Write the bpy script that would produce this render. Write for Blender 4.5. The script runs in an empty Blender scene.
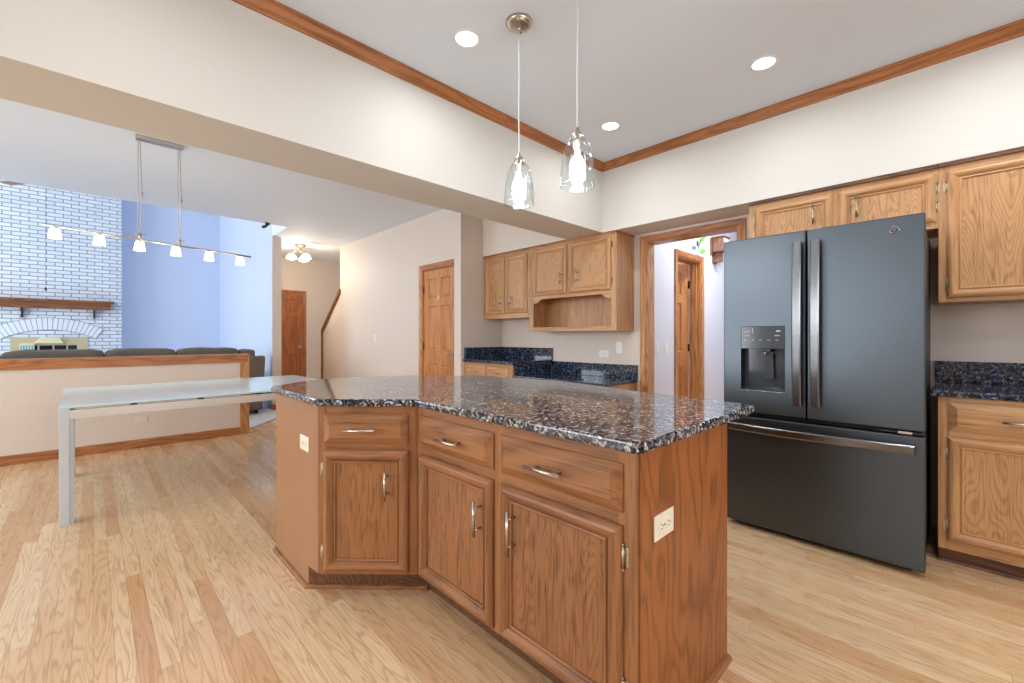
import bpy, bmesh, math, random
from mathutils import Vector, Matrix, noise
random.seed(7)
PI = math.pi
R = math.radians
SC = bpy.context.scene
COL = SC.collection

# ------------------------------------------------------------------ camera, world, big lights, exposure
CAM_H = 1.165
cam_d = bpy.data.cameras.new('camera')
cam = bpy.data.objects.new('camera', cam_d); COL.objects.link(cam)
cam.location = (0, 0, CAM_H)
cam.rotation_euler = (R(90), 0, R(-44.1))
cam_d.sensor_width = 36; cam_d.lens = 432 / 1024 * 36
cam_d.shift_y = -4.3 / 1024
cam_d.clip_start = 0.05
SC.camera = cam

SC.view_settings.view_transform = 'Standard'
SC.view_settings.look = 'None'
SC.view_settings.gamma = 1
SC.view_settings.use_curve_mapping = False
SC.view_settings.exposure = -0.36
SC.cycles.max_bounces = 10
SC.cycles.diffuse_bounces = 6
SC.cycles.glossy_bounces = 5
SC.cycles.transmission_bounces = 8
SC.cycles.transparent_max_bounces = 12
SC.cycles.caustics_reflective = False
SC.cycles.caustics_refractive = False
SC.cycles.sample_clamp_indirect = 6

world = bpy.data.worlds.new('world'); SC.world = world
world.use_nodes = True
wn = world.node_tree.nodes; wl = world.node_tree.links
bgn = wn['Background']
bgn.inputs[0].default_value = (0.72, 0.85, 1.0, 1)
bgn.inputs[1].default_value = 1.2


def area(name, loc, rot, sx, sy, power, col=(1, 1, 1), shape='RECTANGLE', spread=180):
    d = bpy.data.lights.new(name, 'AREA'); d.shape = shape
    d.size = sx; d.size_y = sy; d.energy = power; d.color = col; d.spread = R(spread)
    o = bpy.data.objects.new(name, d); COL.objects.link(o)
    o.location = loc; o.rotation_euler = [R(a) for a in rot]
    return o


DAY = (0.90, 0.95, 1.0)
area('daylight_dining', (-4.1, 4.15, 1.6), (0, -68, 0), 2.0, 2.7, 230, DAY)
area('daylight_family_low', (-3.62, 9.0, 1.6), (0, -90, 0), 2.2, 3.0, 175, (0.86, 0.93, 1.0))
area('daylight_family_high', (-3.62, 9.0, 4.1), (0, -90, 0), 1.4, 3.0, 115, (0.86, 0.93, 1.0))
area('daylight_kitchen_side', (-4.0, 1.3, 1.8), (0, -72, 0), 1.3, 1.6, 110, DAY)
area('daylight_kitchen_back', (0.8, -3.0, 1.8), (72, 0, 0), 2.6, 1.3, 115, DAY)

# ------------------------------------------------------------------ materials
def new_mat(name):
    m = bpy.data.materials.new(name); m.use_nodes = True
    nt = m.node_tree
    return m, nt.nodes, nt.links, nt.nodes['Principled BSDF']


def srgb(r, g, b):
    f = lambda c: (c / 255 / 12.92) if c / 255 <= 0.04045 else ((c / 255 + 0.055) / 1.055) ** 2.4
    return (f(r), f(g), f(b), 1)


def plain(name, col, rough=0.5, metal=0.0, emit=None, estr=0, spec=None, bump=0, bscale=200):
    m, n, l, p = new_mat(name)
    p.inputs['Base Color'].default_value = col
    p.inputs['Roughness'].default_value = rough
    p.inputs['Metallic'].default_value = metal
    if spec is not None: p.inputs['Specular IOR Level'].default_value = spec
    if emit:
        p.inputs['Emission Color'].default_value = emit
        p.inputs['Emission Strength'].default_value = estr
    # a faint procedural mottling so no surface is perfectly uniform
    tc = n.new('ShaderNodeTexCoord'); nz = n.new('ShaderNodeTexNoise')
    nz.inputs['Scale'].default_value = bscale; nz.inputs['Detail'].default_value = 2
    l.new(tc.outputs['Object'], nz.inputs['Vector'])
    if bump:
        b = n.new('ShaderNodeBump'); b.inputs['Strength'].default_value = bump; b.inputs['Distance'].default_value = 0.002
        l.new(nz.outputs['Fac'], b.inputs['Height']); l.new(b.outputs['Normal'], p.inputs['Normal'])
    else:
        mp = n.new('ShaderNodeMapRange'); mp.inputs['To Min'].default_value = max(0, rough - .03); mp.inputs['To Max'].default_value = min(1, rough + .03)
        l.new(nz.outputs['Fac'], mp.inputs['Value']); l.new(mp.outputs['Result'], p.inputs['Roughness'])
    return m


def mixc(n, l, fac, a, b, mode='MIX'):
    x = n.new('ShaderNodeMix'); x.data_type = 'RGBA'; x.blend_type = mode
    for i, v in ((0, fac), (6, a), (7, b)):
        if hasattr(v, 'links') or hasattr(v, 'is_linked'): l.new(v, x.inputs[i])
        else: x.inputs[i].default_value = v
    return x.outputs[2]


def math_n(n, l, op, a, b=None, c=None):
    x = n.new('ShaderNodeMath'); x.operation = op
    for i, v in enumerate((a, b, c)):
        if v is None: continue
        if hasattr(v, 'is_linked'): l.new(v, x.inputs[i])
        else: x.inputs[i].default_value = v
    return x.outputs[0]


def oak(name, light, dark, axis='z', rings=26, rough=0.38, freq=4.0, contrast=1.0, stretch=0.13, sharp=1.7, pores=1.0):
    """flat-sawn oak: contour lines of a stretched noise give the cathedral figure, plus fine pores."""
    m, n, l, p = new_mat(name)
    tc = n.new('ShaderNodeTexCoord'); oi = n.new('ShaderNodeObjectInfo')
    off = n.new('ShaderNodeVectorMath'); off.operation = 'SCALE'
    cmb = n.new('ShaderNodeCombineXYZ')
    l.new(oi.outputs['Random'], cmb.inputs[0]); l.new(oi.outputs['Random'], cmb.inputs[1]); l.new(oi.outputs['Random'], cmb.inputs[2])
    l.new(cmb.outputs[0], off.inputs[0]); off.inputs['Scale'].default_value = 37.0
    add = n.new('ShaderNodeVectorMath'); add.operation = 'ADD'
    l.new(tc.outputs['Object'], add.inputs[0]); l.new(off.outputs[0], add.inputs[1])
    mp = n.new('ShaderNodeMapping'); l.new(add.outputs[0], mp.inputs['Vector'])
    s = {'x': (stretch, 1, 1), 'y': (1, stretch, 1), 'z': (1, 1, stretch)}[axis]
    mp.inputs['Scale'].default_value = s
    n1 = n.new('ShaderNodeTexNoise'); n1.inputs['Scale'].default_value = freq; n1.inputs['Detail'].default_value = 2.0
    n1.inputs['Roughness'].default_value = 0.42
    l.new(mp.outputs[0], n1.inputs['Vector'])
    sn = math_n(n, l, 'SINE', math_n(n, l, 'MULTIPLY', n1.outputs['Fac'], float(rings) * 6.283))
    ring = math_n(n, l, 'MULTIPLY_ADD', sn, 0.5, 0.5)
    ring = math_n(n, l, 'POWER', ring, sharp)
    mp2 = n.new('ShaderNodeMapping'); l.new(add.outputs[0], mp2.inputs['Vector'])
    s2 = {'x': (0.045, 1, 1), 'y': (1, 0.045, 1), 'z': (1, 1, 0.045)}[axis]
    mp2.inputs['Scale'].default_value = s2
    n2 = n.new('ShaderNodeTexNoise'); n2.inputs['Scale'].default_value = 150; n2.inputs['Detail'].default_value = 2
    l.new(mp2.outputs[0], n2.inputs['Vector'])
    pore = n.new('ShaderNodeMapRange'); pore.inputs['From Min'].default_value = 0.5; pore.inputs['From Max'].default_value = 0.72
    l.new(n2.outputs['Fac'], pore.inputs['Value'])
    n3 = n.new('ShaderNodeTexNoise'); n3.inputs['Scale'].default_value = 3.0; l.new(mp.outputs[0], n3.inputs['Vector'])
    f = math_n(n, l, 'MULTIPLY', ring, 0.62 * contrast)
    f = math_n(n, l, 'MULTIPLY_ADD', pore.outputs[0], 0.42 * pores, f)
    f = math_n(n, l, 'MULTIPLY_ADD', n3.outputs['Fac'], 0.45, math_n(n, l, 'ADD', f, -0.20))
    f.node.use_clamp = True
    c = mixc(n, l, f, light, dark)
    l.new(c, p.inputs['Base Color'])
    p.inputs['Roughness'].default_value = rough
    p.inputs['Specular IOR Level'].default_value = 0.45
    b = n.new('ShaderNodeBump'); b.inputs['Strength'].default_value = 0.12; b.inputs['Distance'].default_value = 0.001
    l.new(math_n(n, l, 'SUBTRACT', 1.0, pore.outputs[0]), b.inputs['Height']); l.new(b.outputs['Normal'], p.inputs['Normal'])
    return m


def granite(name, tint=(1, 1, 1)):
    m, n, l, p = new_mat(name)
    tc = n.new('ShaderNodeTexCoord')
    nz = n.new('ShaderNodeTexNoise'); nz.inputs['Scale'].default_value = 60; nz.inputs['Detail'].default_value = 3
    l.new(tc.outputs['Object'], nz.inputs['Vector'])
    wob = n.new('ShaderNodeVectorMath'); wob.operation = 'MULTIPLY_ADD'
    l.new(nz.outputs['Color'], wob.inputs[0]); wob.inputs[1].default_value = (0.02, 0.02, 0.02); l.new(tc.outputs['Object'], wob.inputs[2])
    v = n.new('ShaderNodeTexVoronoi'); v.inputs['Scale'].default_value = 112
    l.new(wob.outputs[0], v.inputs['Vector'])
    sep = n.new('ShaderNodeSeparateColor'); l.new(v.outputs['Color'], sep.inputs[0])
    cr = n.new('ShaderNodeValToRGB'); cr.color_ramp.interpolation = 'CONSTANT'
    e = cr.color_ramp.elements
    e[0].position = 0; e[0].color = srgb(16, 18, 24)
    e[1].position = 0.26; e[1].color = srgb(34, 42, 60)
    for pos, col in ((0.42, srgb(70, 84, 108)), (0.52, srgb(122, 116, 110)), (0.64, srgb(92, 84, 80)), (0.73, srgb(168, 156, 142)), (0.84, srgb(196, 198, 202)), (0.95, srgb(70, 100, 136))):
        x = e.new(pos); x.color = col
    l.new(sep.outputs[0], cr.inputs[0])
    v2 = n.new('ShaderNodeTexVoronoi'); v2.inputs['Scale'].default_value = 300; l.new(wob.outputs[0], v2.inputs['Vector'])
    sep2 = n.new('ShaderNodeSeparateColor'); l.new(v2.outputs['Color'], sep2.inputs[0])
    sp = math_n(n, l, 'GREATER_THAN', sep2.outputs[1], 0.72)
    c = mixc(n, l, math_n(n, l, 'MULTIPLY', sp, 0.65), cr.outputs[0], srgb(22, 26, 34))
    c = mixc(n, l, 1.0, c, (*tint, 1), 'MULTIPLY')
    l.new(c, p.inputs['Base Color'])
    p.inputs['Roughness'].default_value = 0.07
    p.inputs['IOR'].default_value = 1.6
    return m


def floor_mat():
    m, n, l, p = new_mat('oak_strip_floor')
    tc = n.new('ShaderNodeTexCoord'); sx = n.new('ShaderNodeSeparateXYZ'); l.new(tc.outputs['Object'], sx.inputs[0])
    W = 0.057
    u = math_n(n, l, 'DIVIDE', sx.outputs[0], W); ui = math_n(n, l, 'FLOOR', u); uf = math_n(n, l, 'FRACT', u)
    w1 = n.new('ShaderNodeTexWhiteNoise'); w1.noise_dimensions = '1D'; l.new(ui, w1.inputs['W'])
    yy = math_n(n, l, 'DIVIDE', math_n(n, l, 'MULTIPLY_ADD', w1.outputs['Value'], 7.0, sx.outputs[1]), 1.5)
    vi = math_n(n, l, 'FLOOR', yy); vf = math_n(n, l, 'FRACT', yy)
    idv = n.new('ShaderNodeCombineXYZ'); l.new(ui, idv.inputs[0]); l.new(vi, idv.inputs[1])
    w2 = n.new('ShaderNodeTexWhiteNoise'); w2.noise_dimensions = '2D'; l.new(idv.outputs[0], w2.inputs['Vector'])
    sc = n.new('ShaderNodeSeparateColor'); l.new(w2.outputs['Color'], sc.inputs[0])
    # grain coordinates: jump per board
    gx = math_n(n, l, 'MULTIPLY_ADD', sc.outputs[0], 50.0, sx.outputs[0])
    gy = math_n(n, l, 'MULTIPLY_ADD', sc.outputs[1], 50.0, math_n(n, l, 'MULTIPLY', sx.outputs[1], 0.085))
    gv = n.new('ShaderNodeCombineXYZ'); l.new(gx, gv.inputs[0]); l.new(gy, gv.inputs[1])
    n1 = n.new('ShaderNodeTexNoise'); n1.inputs['Scale'].default_value = 13; n1.inputs['Detail'].default_value = 2.5; n1.inputs['Roughness'].default_value = 0.42
    l.new(gv.outputs[0], n1.inputs['Vector'])
    ring = math_n(n, l, 'MULTIPLY_ADD', math_n(n, l, 'SINE', math_n(n, l, 'MULTIPLY', n1.outputs['Fac'], 88.0)), 0.5, 0.5)
    ring = math_n(n, l, 'POWER', ring, 4.2)
    gv2 = n.new('ShaderNodeCombineXYZ'); l.new(gx, gv2.inputs[0]); l.new(math_n(n, l, 'MULTIPLY', gy, 0.35), gv2.inputs[1])
    n2 = n.new('ShaderNodeTexNoise'); n2.inputs['Scale'].default_value = 240; n2.inputs['Detail'].default_value = 2; l.new(gv2.outputs[0], n2.inputs['Vector'])
    pore = n.new('ShaderNodeMapRange'); pore.inputs['From Min'].default_value = 0.48; pore.inputs['From Max'].default_value = 0.75; l.new(n2.outputs['Fac'], pore.inputs['Value'])
    cr = n.new('ShaderNodeValToRGB'); e = cr.color_ramp.elements
    e[0].position = 0; e[0].color = srgb(208, 163, 118)
    e[1].position = 1; e[1].color = srgb(232, 203, 163)
    x = e.new(0.18); x.color = srgb(221, 182, 138)
    l.new(sc.outputs[2], cr.inputs[0])
    f = math_n(n, l, 'MULTIPLY', ring, 0.34)
    f = math_n(n, l, 'MULTIPLY_ADD', pore.outputs[0], 0.28, f); f.node.use_clamp = True
    c = mixc(n, l, f, cr.outputs[0], srgb(150, 102, 58))
    edge = math_n(n, l, 'MINIMUM', uf, math_n(n, l, 'SUBTRACT', 1.0, uf))
    g1 = math_n(n, l, 'LESS_THAN', edge, 0.016)
    g2 = math_n(n, l, 'LESS_THAN', vf, 0.0013)
    gap = math_n(n, l, 'MAXIMUM', g1, g2)
    c = mixc(n, l, math_n(n, l, 'MULTIPLY', gap, 0.55), c, srgb(120, 78, 44))
    l.new(c, p.inputs['Base Color'])
    p.inputs['Roughness'].default_value = 0.3
    mr = n.new('ShaderNodeMapRange'); mr.inputs['To Min'].default_value = 0.20; mr.inputs['To Max'].default_value = 0.34
    l.new(n1.outputs['Fac'], mr.inputs['Value']); l.new(mr.outputs[0], p.inputs['Roughness'])
    b = n.new('ShaderNodeBump'); b.inputs['Strength'].default_value = 0.25; b.inputs['Distance'].default_value = 0.001
    l.new(math_n(n, l, 'SUBTRACT', 1.0, gap), b.inputs['Height']); l.new(b.outputs['Normal'], p.inputs['Normal'])
    return m


def brick_mat():
    m, n, l, p = new_mat('white_brick')
    tc = n.new('ShaderNodeTexCoord'); sx = n.new('ShaderNodeSeparateXYZ'); l.new(tc.outputs['Object'], sx.inputs[0])
    cv = n.new('ShaderNodeCombineXYZ'); l.new(math_n(n, l, 'ADD', sx.outputs[0], sx.outputs[1]), cv.inputs[0]); l.new(sx.outputs[2], cv.inputs[1])
    br = n.new('ShaderNodeTexBrick'); l.new(cv.outputs[0], br.inputs['Vector'])
    br.inputs['Scale'].default_value = 1.0
    br.inputs['Brick Width'].default_value = 0.205; br.inputs['Row Height'].default_value = 0.0676
    br.inputs['Mortar Size'].default_value = 0.0065; br.inputs['Mortar Smooth'].default_value = 0.2
    br.inputs['Color1'].default_value = srgb(224, 231, 238); br.inputs['Color2'].default_value = srgb(208, 217, 228)
    br.inputs['Mortar'].default_value = srgb(128, 134, 144)
    l.new(br.outputs['Color'], p.inputs['Base Color']); p.inputs['Roughness'].default_value = 0.6
    b = n.new('ShaderNodeBump'); b.inputs['Strength'].default_value = 0.7; b.inputs['Distance'].default_value = 0.006; b.invert = True
    l.new(br.outputs['Fac'], b.inputs['Height']); l.new(b.outputs['Normal'], p.inputs['Normal'])
    return m


def glass(name, col=(1, 1, 1, 1), rough=0.0):
    m, n, l, p = new_mat(name)
    out = n['Material Output']
    g = n.new('ShaderNodeBsdfGlossy'); g.inputs['Roughness'].default_value = 0.02
    t = n.new('ShaderNodeBsdfTransparent'); t.inputs['Color'].default_value = col
    fr = n.new('ShaderNodeLayerWeight'); fr.inputs['Blend'].default_value = 0.35
    mx = n.new('ShaderNodeMixShader')
    fac = math_n(n, l, 'MULTIPLY_ADD', math_n(n, l, 'POWER', fr.outputs['Facing'], 2.0), 0.62, 0.05)
    l.new(fac, mx.inputs[0]); l.new(t.outputs[0], mx.inputs[1]); l.new(g.outputs[0], mx.inputs[2])
    l.new(mx.outputs[0], out.inputs['Surface'])
    return m


def metal_brushed(name, col, rough=0.32, axis='x', aniso=0.0):
    m, n, l, p = new_mat(name)
    p.inputs['Base Color'].default_value = col; p.inputs['Metallic'].default_value = 1.0
    tc = n.new('ShaderNodeTexCoord'); mp = n.new('ShaderNodeMapping'); l.new(tc.outputs['Object'], mp.inputs['Vector'])
    mp.inputs['Scale'].default_value = {'x': (2, 300, 300), 'z': (300, 300, 2)}[axis]
    nz = n.new('ShaderNodeTexNoise'); nz.inputs['Scale'].default_value = 1.0; nz.inputs['Detail'].default_value = 3; l.new(mp.outputs[0], nz.inputs['Vector'])
    mr = n.new('ShaderNodeMapRange'); mr.inputs['To Min'].default_value = rough - .025; mr.inputs['To Max'].default_value = rough + .025
    l.new(nz.outputs['Fac'], mr.inputs['Value']); l.new(mr.outputs[0], p.inputs['Roughness'])
    return m


def fabric(name, col):
    m, n, l, p = new_mat(name)
    tc = n.new('ShaderNodeTexCoord'); nz = n.new('ShaderNodeTexNoise'); nz.inputs['Scale'].default_value = 90; nz.inputs['Detail'].default_value = 4
    l.new(tc.outputs['Object'], nz.inputs['Vector'])
    c = mixc(n, l, nz.outputs['Fac'], tuple(x * .7 for x in col[:3]) + (1,), tuple(min(1, x * 1.3) for x in col[:3]) + (1,))
    l.new(c, p.inputs['Base Color']); p.inputs['Roughness'].default_value = 0.9
    b = n.new('ShaderNodeBump'); b.inputs['Strength'].default_value = 0.4; b.inputs['Distance'].default_value = 0.004
    l.new(nz.outputs['Fac'], b.inputs['Height']); l.new(b.outputs['Normal'], p.inputs['Normal'])
    return m


LT, DK = srgb(204, 156, 109), srgb(118, 76, 42)          # wall and base cabinets
ILT, IDK = srgb(162, 110, 69), srgb(72, 42, 22)         # island: same oak, its dimmer light put into a darker colour
M = dict(
    oak_v=oak('oak_vertical_grain', LT, DK, 'z', rings=14, contrast=0.45, stretch=.06),
    oak_h=oak('oak_horizontal_grain', LT, DK, 'x', rings=14, contrast=0.45, stretch=.06),
    oak_p=oak('oak_veneer_panel', LT, DK, 'z', rings=42, freq=5.5, contrast=0.48, stretch=.20, sharp=2.4),
    isl_v=oak('island_oak_vertical', ILT, IDK, 'z', rings=14, contrast=0.42, stretch=.06),
    isl_h=oak('island_oak_horizontal', ILT, IDK, 'x', rings=12, contrast=0.55, stretch=.10),
    isl_p=oak('island_oak_panel', ILT, IDK, 'z', rings=34, freq=9.0, contrast=0.46, stretch=.12, sharp=2.0, pores=1.25),
    isl_side=oak('island_oak_side', srgb(162, 99, 54), srgb(84, 48, 23), 'z', rings=12, freq=5.0, contrast=0.66, stretch=.27, sharp=3.2, pores=.9),
    isl_plain=oak('island_oak_plain', srgb(166, 122, 88), srgb(132, 90, 60), 'z', rings=3, contrast=0.3, pores=.5),
    trim_x=oak('oak_trim_x', srgb(186, 122, 74), srgb(130, 78, 42), 'x', rings=18, contrast=0.8),
    trim_y=oak('oak_trim_y', srgb(186, 122, 74), srgb(130, 78, 42), 'y', rings=18, contrast=0.8),
    trim_z=oak('oak_trim_z', srgb(206, 150, 96), srgb(136, 88, 48), 'z', rings=18, contrast=0.8),
    door_z=oak('oak_door', srgb(206, 140, 84), srgb(146, 92, 50), 'z', rings=8, contrast=0.7),
    door_dk=oak('oak_door_dark', srgb(176, 108, 58), srgb(118, 64, 30), 'z', rings=8, contrast=0.7),
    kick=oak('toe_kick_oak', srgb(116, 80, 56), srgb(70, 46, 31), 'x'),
    floor=floor_mat(), granite=granite('granite_blue_pearl'), granite_dk=granite('granite_dark', (0.34, 0.45, 0.66)),
    brick=brick_mat(),
    wall=plain('wall_paint_beige', srgb(221, 209, 198), 0.6, bump=0.06, bscale=300),
    wall_up=plain('wall_paint_soffit_lit', srgb(220, 217, 210), 0.6, bump=0.06, bscale=300),  # same paint as the walls, with the soffit's cooler light in its colour
    wall_blue=plain('wall_paint_blue', srgb(207, 218, 239), 0.6, bump=0.06, bscale=300),
    wall_cool=plain('wall_paint_cool', srgb(222, 224, 232), 0.6, bump=0.06, bscale=300),
    ceil=plain('ceiling_paint', srgb(228, 237, 248), 0.7, bump=0.08, bscale=400),
    white=plain('white_paint', srgb(238, 238, 236), 0.4),
    plate=plain('switch_plate_ivory', srgb(240, 232, 212), 0.35),
    plate_w=plain('switch_plate_white', srgb(240, 240, 240), 0.35),
    plate_p=plain('outlet_plate_beige', srgb(228, 214, 202), 0.4),
    slot=plain('socket_slot', srgb(40, 36, 32), 0.6),
    nickel=metal_brushed('brushed_nickel', srgb(206, 198, 186), 0.28, 'x'),
    nickel_z=metal_brushed('brushed_nickel_v', srgb(200, 192, 180), 0.28, 'z'),
    brass=metal_brushed('antique_brass', srgb(186, 172, 148), 0.35, 'z'),
    slate=metal_brushed('slate_steel', srgb(90, 97, 103), 0.38, 'x'),
    slate_dk=plain('slate_side', srgb(52, 52, 54), 0.5, 0.3),
    slate_h=metal_brushed('slate_handle', srgb(120, 120, 122), 0.26, 'z'),
    slate_hx=metal_brushed('slate_handle_x', srgb(128, 128, 130), 0.26, 'x'),
    black=plain('black_plastic', srgb(16, 16, 18), 0.35),
    dark=plain('dark_void', srgb(22, 20, 20), 0.8),
    panel=plain('dispenser_panel', srgb(66, 72, 80), 0.12),
    legend=plain('panel_legend', srgb(186, 194, 202), 0.4),
    chrome=plain('chrome', srgb(210, 212, 216), 0.12, 1.0),
    glass=glass('clear_glass', (0.97, 0.995, 1.0, 1)),
    frost=plain('frosted_glass_lit', srgb(250, 246, 238), 0.4, emit=(1, 0.95, 0.88, 1), estr=3.2),
    bowl=plain('bowl_glass_lit', srgb(250, 246, 238), 0.4, emit=(1, 0.97, 0.92, 1), estr=4.0),
    bulb=plain('bulb_lit', srgb(255, 255, 255), 0.4, emit=(0.93, 0.97, 1, 1), estr=22),
    led=plain('led_disc_lit', srgb(255, 255, 255), 0.4, emit=(0.93, 0.97, 1, 1), estr=9),
    cord=plain('cord_white', srgb(236, 238, 238), 0.5),
    tglass=plain('table_glass', srgb(216, 243, 248), 0.1, spec=0.2),
    tedge=plain('table_glass_edge', srgb(70, 110, 104), 0.15),
    tmetal=plain('table_frame_paint', srgb(204, 212, 220), 0.35, 0.15),
    tmetal2=plain('table_rail_paint', srgb(222, 217, 211), 0.4, 0.1),
    sofa=fabric('sofa_fabric', srgb(110, 101, 92)),
    carpet=fabric('carpet_pile', srgb(206, 208, 210)),
    mantel=oak('mantel_oak', srgb(150, 96, 62), srgb(96, 58, 34), 'x', rings=14),
    brassy=plain('brass_surround', srgb(196, 186, 150), 0.42, 0.35),
    brassy_lt=plain('brass_hood', srgb(226, 218, 182), 0.42, 0.25),
    firebox=plain('firebox_dark', srgb(16, 30, 46), 0.12),
    louvre=plain('louvre_teal', srgb(90, 170, 190), 0.3),
    leaf=plain('leaf_green', srgb(110, 176, 70), 0.45),
    leaf_dk=plain('leaf_dark', srgb(70, 84, 74), 0.5),
    stem=plain('stem_green', srgb(96, 140, 80), 0.5),
    plaque=oak('sconce_wood', srgb(146, 104, 80), srgb(100, 66, 48), 'z'),
    window_frame=plain('window_frame_white', srgb(236, 238, 240), 0.4),
)

# ------------------------------------------------------------------ mesh helpers
class MB:
    def __init__(s): s.v = []; s.f = []; s.m = []; s.s = []

    def quad(s, pts, m=0, sm=False):
        b = len(s.v); s.v += [tuple(p) for p in pts]; s.f.append(list(range(b, b + len(pts)))); s.m.append(m); s.s.append(sm)

    def bm(s, bmx, m=0, sm=False, mf=None):
        b = len(s.v); bmx.verts.ensure_lookup_table(); bmx.verts.index_update()
        s.v += [tuple(v.co) for v in bmx.verts]
        for f in bmx.faces:
            s.f.append([b + v.index for v in f.verts]); s.m.append(mf(f) if mf else m); s.s.append(sm)
        bmx.free(); return s

    def box(s, a, c, m=0, bev=0, seg=2, mf=None, sm=False):
        x0, y0, z0 = [min(a[i], c[i]) for i in range(3)]; x1, y1, z1 = [max(a[i], c[i]) for i in range(3)]
        b = bmesh.new(); bmesh.ops.create_cube(b, size=1)
        for v in b.verts:
            v.co = ((x0 + x1) / 2 + v.co.x * (x1 - x0), (y0 + y1) / 2 + v.co.y * (y1 - y0), (z0 + z1) / 2 + v.co.z * (z1 - z0))
        if bev:
            bmesh.ops.bevel(b, geom=list(b.edges), offset=bev, segments=seg, affect='EDGES', profile=0.5)
        return s.bm(b, m, sm, mf)

    def prism(s, poly, z0, z1, m=0, f=lambda x, y, z: (x, y, z), bev=0, seg=2, cap_m=None):
        """extrude a 2D outline; f maps (u, v, w) to xyz"""
        b = bmesh.new()
        lo = [b.verts.new(f(x, y, z0)) for x, y in poly]; hi = [b.verts.new(f(x, y, z1)) for x, y in poly]
        n = len(poly)
        for i in range(n):
            b.faces.new((lo[i], lo[(i + 1) % n], hi[(i + 1) % n], hi[i]))
        b.faces.new(lo[::-1]); b.faces.new(hi)
        bmesh.ops.recalc_face_normals(b, faces=b.faces)
        if bev:
            es = [e for e in b.edges if abs(len(e.link_faces)) == 2 and any(len(fc.verts) == n and n > 4 or fc.verts[0] in lo and all(v in lo for v in fc.verts) or all(v in hi for v in fc.verts) for fc in e.link_faces)]
            bmesh.ops.bevel(b, geom=es, offset=bev, segments=seg, affect='EDGES', profile=0.5)
        return s.bm(b, m)

    def tube(s, pts, r, n=10, m=0, cap=True, sm=True):
        pts = [Vector(p) for p in pts]; rs = r if isinstance(r, (list, tuple)) else [r] * len(pts)
        b0 = len(s.v); up = None
        for i, p in enumerate(pts):
            d = (pts[min(i + 1, len(pts) - 1)] - pts[max(i - 1, 0)]).normalized()
            if up is None: up = d.orthogonal().normalized()
            up = (up - d * up.dot(d)).normalized(); w = d.cross(up)
            for k in range(n):
                a = 2 * PI * k / n; s.v.append(tuple(p + (up * math.cos(a) + w * math.sin(a)) * rs[i]))
        for i in range(len(pts) - 1):
            for k in range(n):
                s.f.append([b0 + i * n + k, b0 + i * n + (k + 1) % n, b0 + (i + 1) * n + (k + 1) % n, b0 + (i + 1) * n + k]); s.m.append(m); s.s.append(sm)
        if cap:
            s.f.append([b0 + k for k in range(n)][::-1]); s.m.append(m); s.s.append(False)
            e = b0 + (len(pts) - 1) * n
            s.f.append([e + k for k in range(n)]); s.m.append(m); s.s.append(False)
        return s

    def lathe(s, prof, c=(0, 0, 0), n=32, m=0, sm=True, cap=False):
        b0 = len(s.v)
        for r, z in prof:
            for k in range(n):
                a = 2 * PI * k / n; s.v.append((c[0] + r * math.cos(a), c[1] + r * math.sin(a), c[2] + z))
        for i in range(len(prof) - 1):
            for k in range(n):
                s.f.append([b0 + i * n + k, b0 + i * n + (k + 1) % n, b0 + (i + 1) * n + (k + 1) % n, b0 + (i + 1) * n + k]); s.m.append(m); s.s.append(sm)
        if cap:
            s.f.append([b0 + k for k in range(n)][::-1]); s.m.append(m); s.s.append(False)
            e = b0 + (len(prof) - 1) * n; s.f.append([e + k for k in range(n)]); s.m.append(m); s.s.append(False)
        return s

    def rect_loft(s, x0, x1, z0, z1, prof, mv=0, mh=1, cap=0):
        """a moulded rectangular panel: rings at (inset, out) from the edge, mitred corners; front is -y"""
        rings = []
        for ins, o in prof:
            b = len(s.v)
            s.v += [(x0 + ins, -o, z0 + ins), (x1 - ins, -o, z0 + ins), (x1 - ins, -o, z1 - ins), (x0 + ins, -o, z1 - ins)]
            rings.append(b)
        for a, b in zip(rings, rings[1:]):
            for k in range(4):
                s.f.append([a + k, a + (k + 1) % 4, b + (k + 1) % 4, b + k]); s.m.append(mh if k in (0, 2) else mv); s.s.append(False)
        if cap is not None:
            b = rings[-1]; s.f.append([b, b + 1, b + 2, b + 3]); s.m.append(cap); s.s.append(False)
        return s

    def sweep(s, prof, path, m=0, z=0, closed=False, left=True):
        """sweep a (out, z) profile along a plan path with mitred corners; out is to the left of travel"""
        P = [Vector(p) for p in path]; n = len(P); b0 = len(s.v); k = len(prof)
        for i in range(n):
            if closed: d0 = (P[i] - P[i - 1]).normalized(); d1 = (P[(i + 1) % n] - P[i]).normalized()
            else:
                d0 = (P[i] - P[i - 1]).normalized() if i else (P[1] - P[0]).normalized()
                d1 = (P[i + 1] - P[i]).normalized() if i < n - 1 else d0
            n0 = Vector((-d0.y, d0.x)); n1 = Vector((-d1.y, d1.x)); mt = (n0 + n1); mt = mt / max(1e-6, mt.dot(n0)) if mt.length > 1e-6 else n0
            for o, zz in prof: s.v.append((P[i].x + mt.x * o, P[i].y + mt.y * o, z + zz))
        for i in range(n if closed else n - 1):
            a, b = b0 + i * k, b0 + ((i + 1) % n) * k
            for j in range(k):
                s.f.append([a + j, b + j, b + (j + 1) % k, a + (j + 1) % k]); s.m.append(m); s.s.append(False)
        if not closed:
            s.f.append([b0 + j for j in range(k)]); s.m.append(m); s.s.append(False)
            e = b0 + (n - 1) * k; s.f.append([e + j for j in range(k)][::-1]); s.m.append(m); s.s.append(False)
        return s

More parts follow.
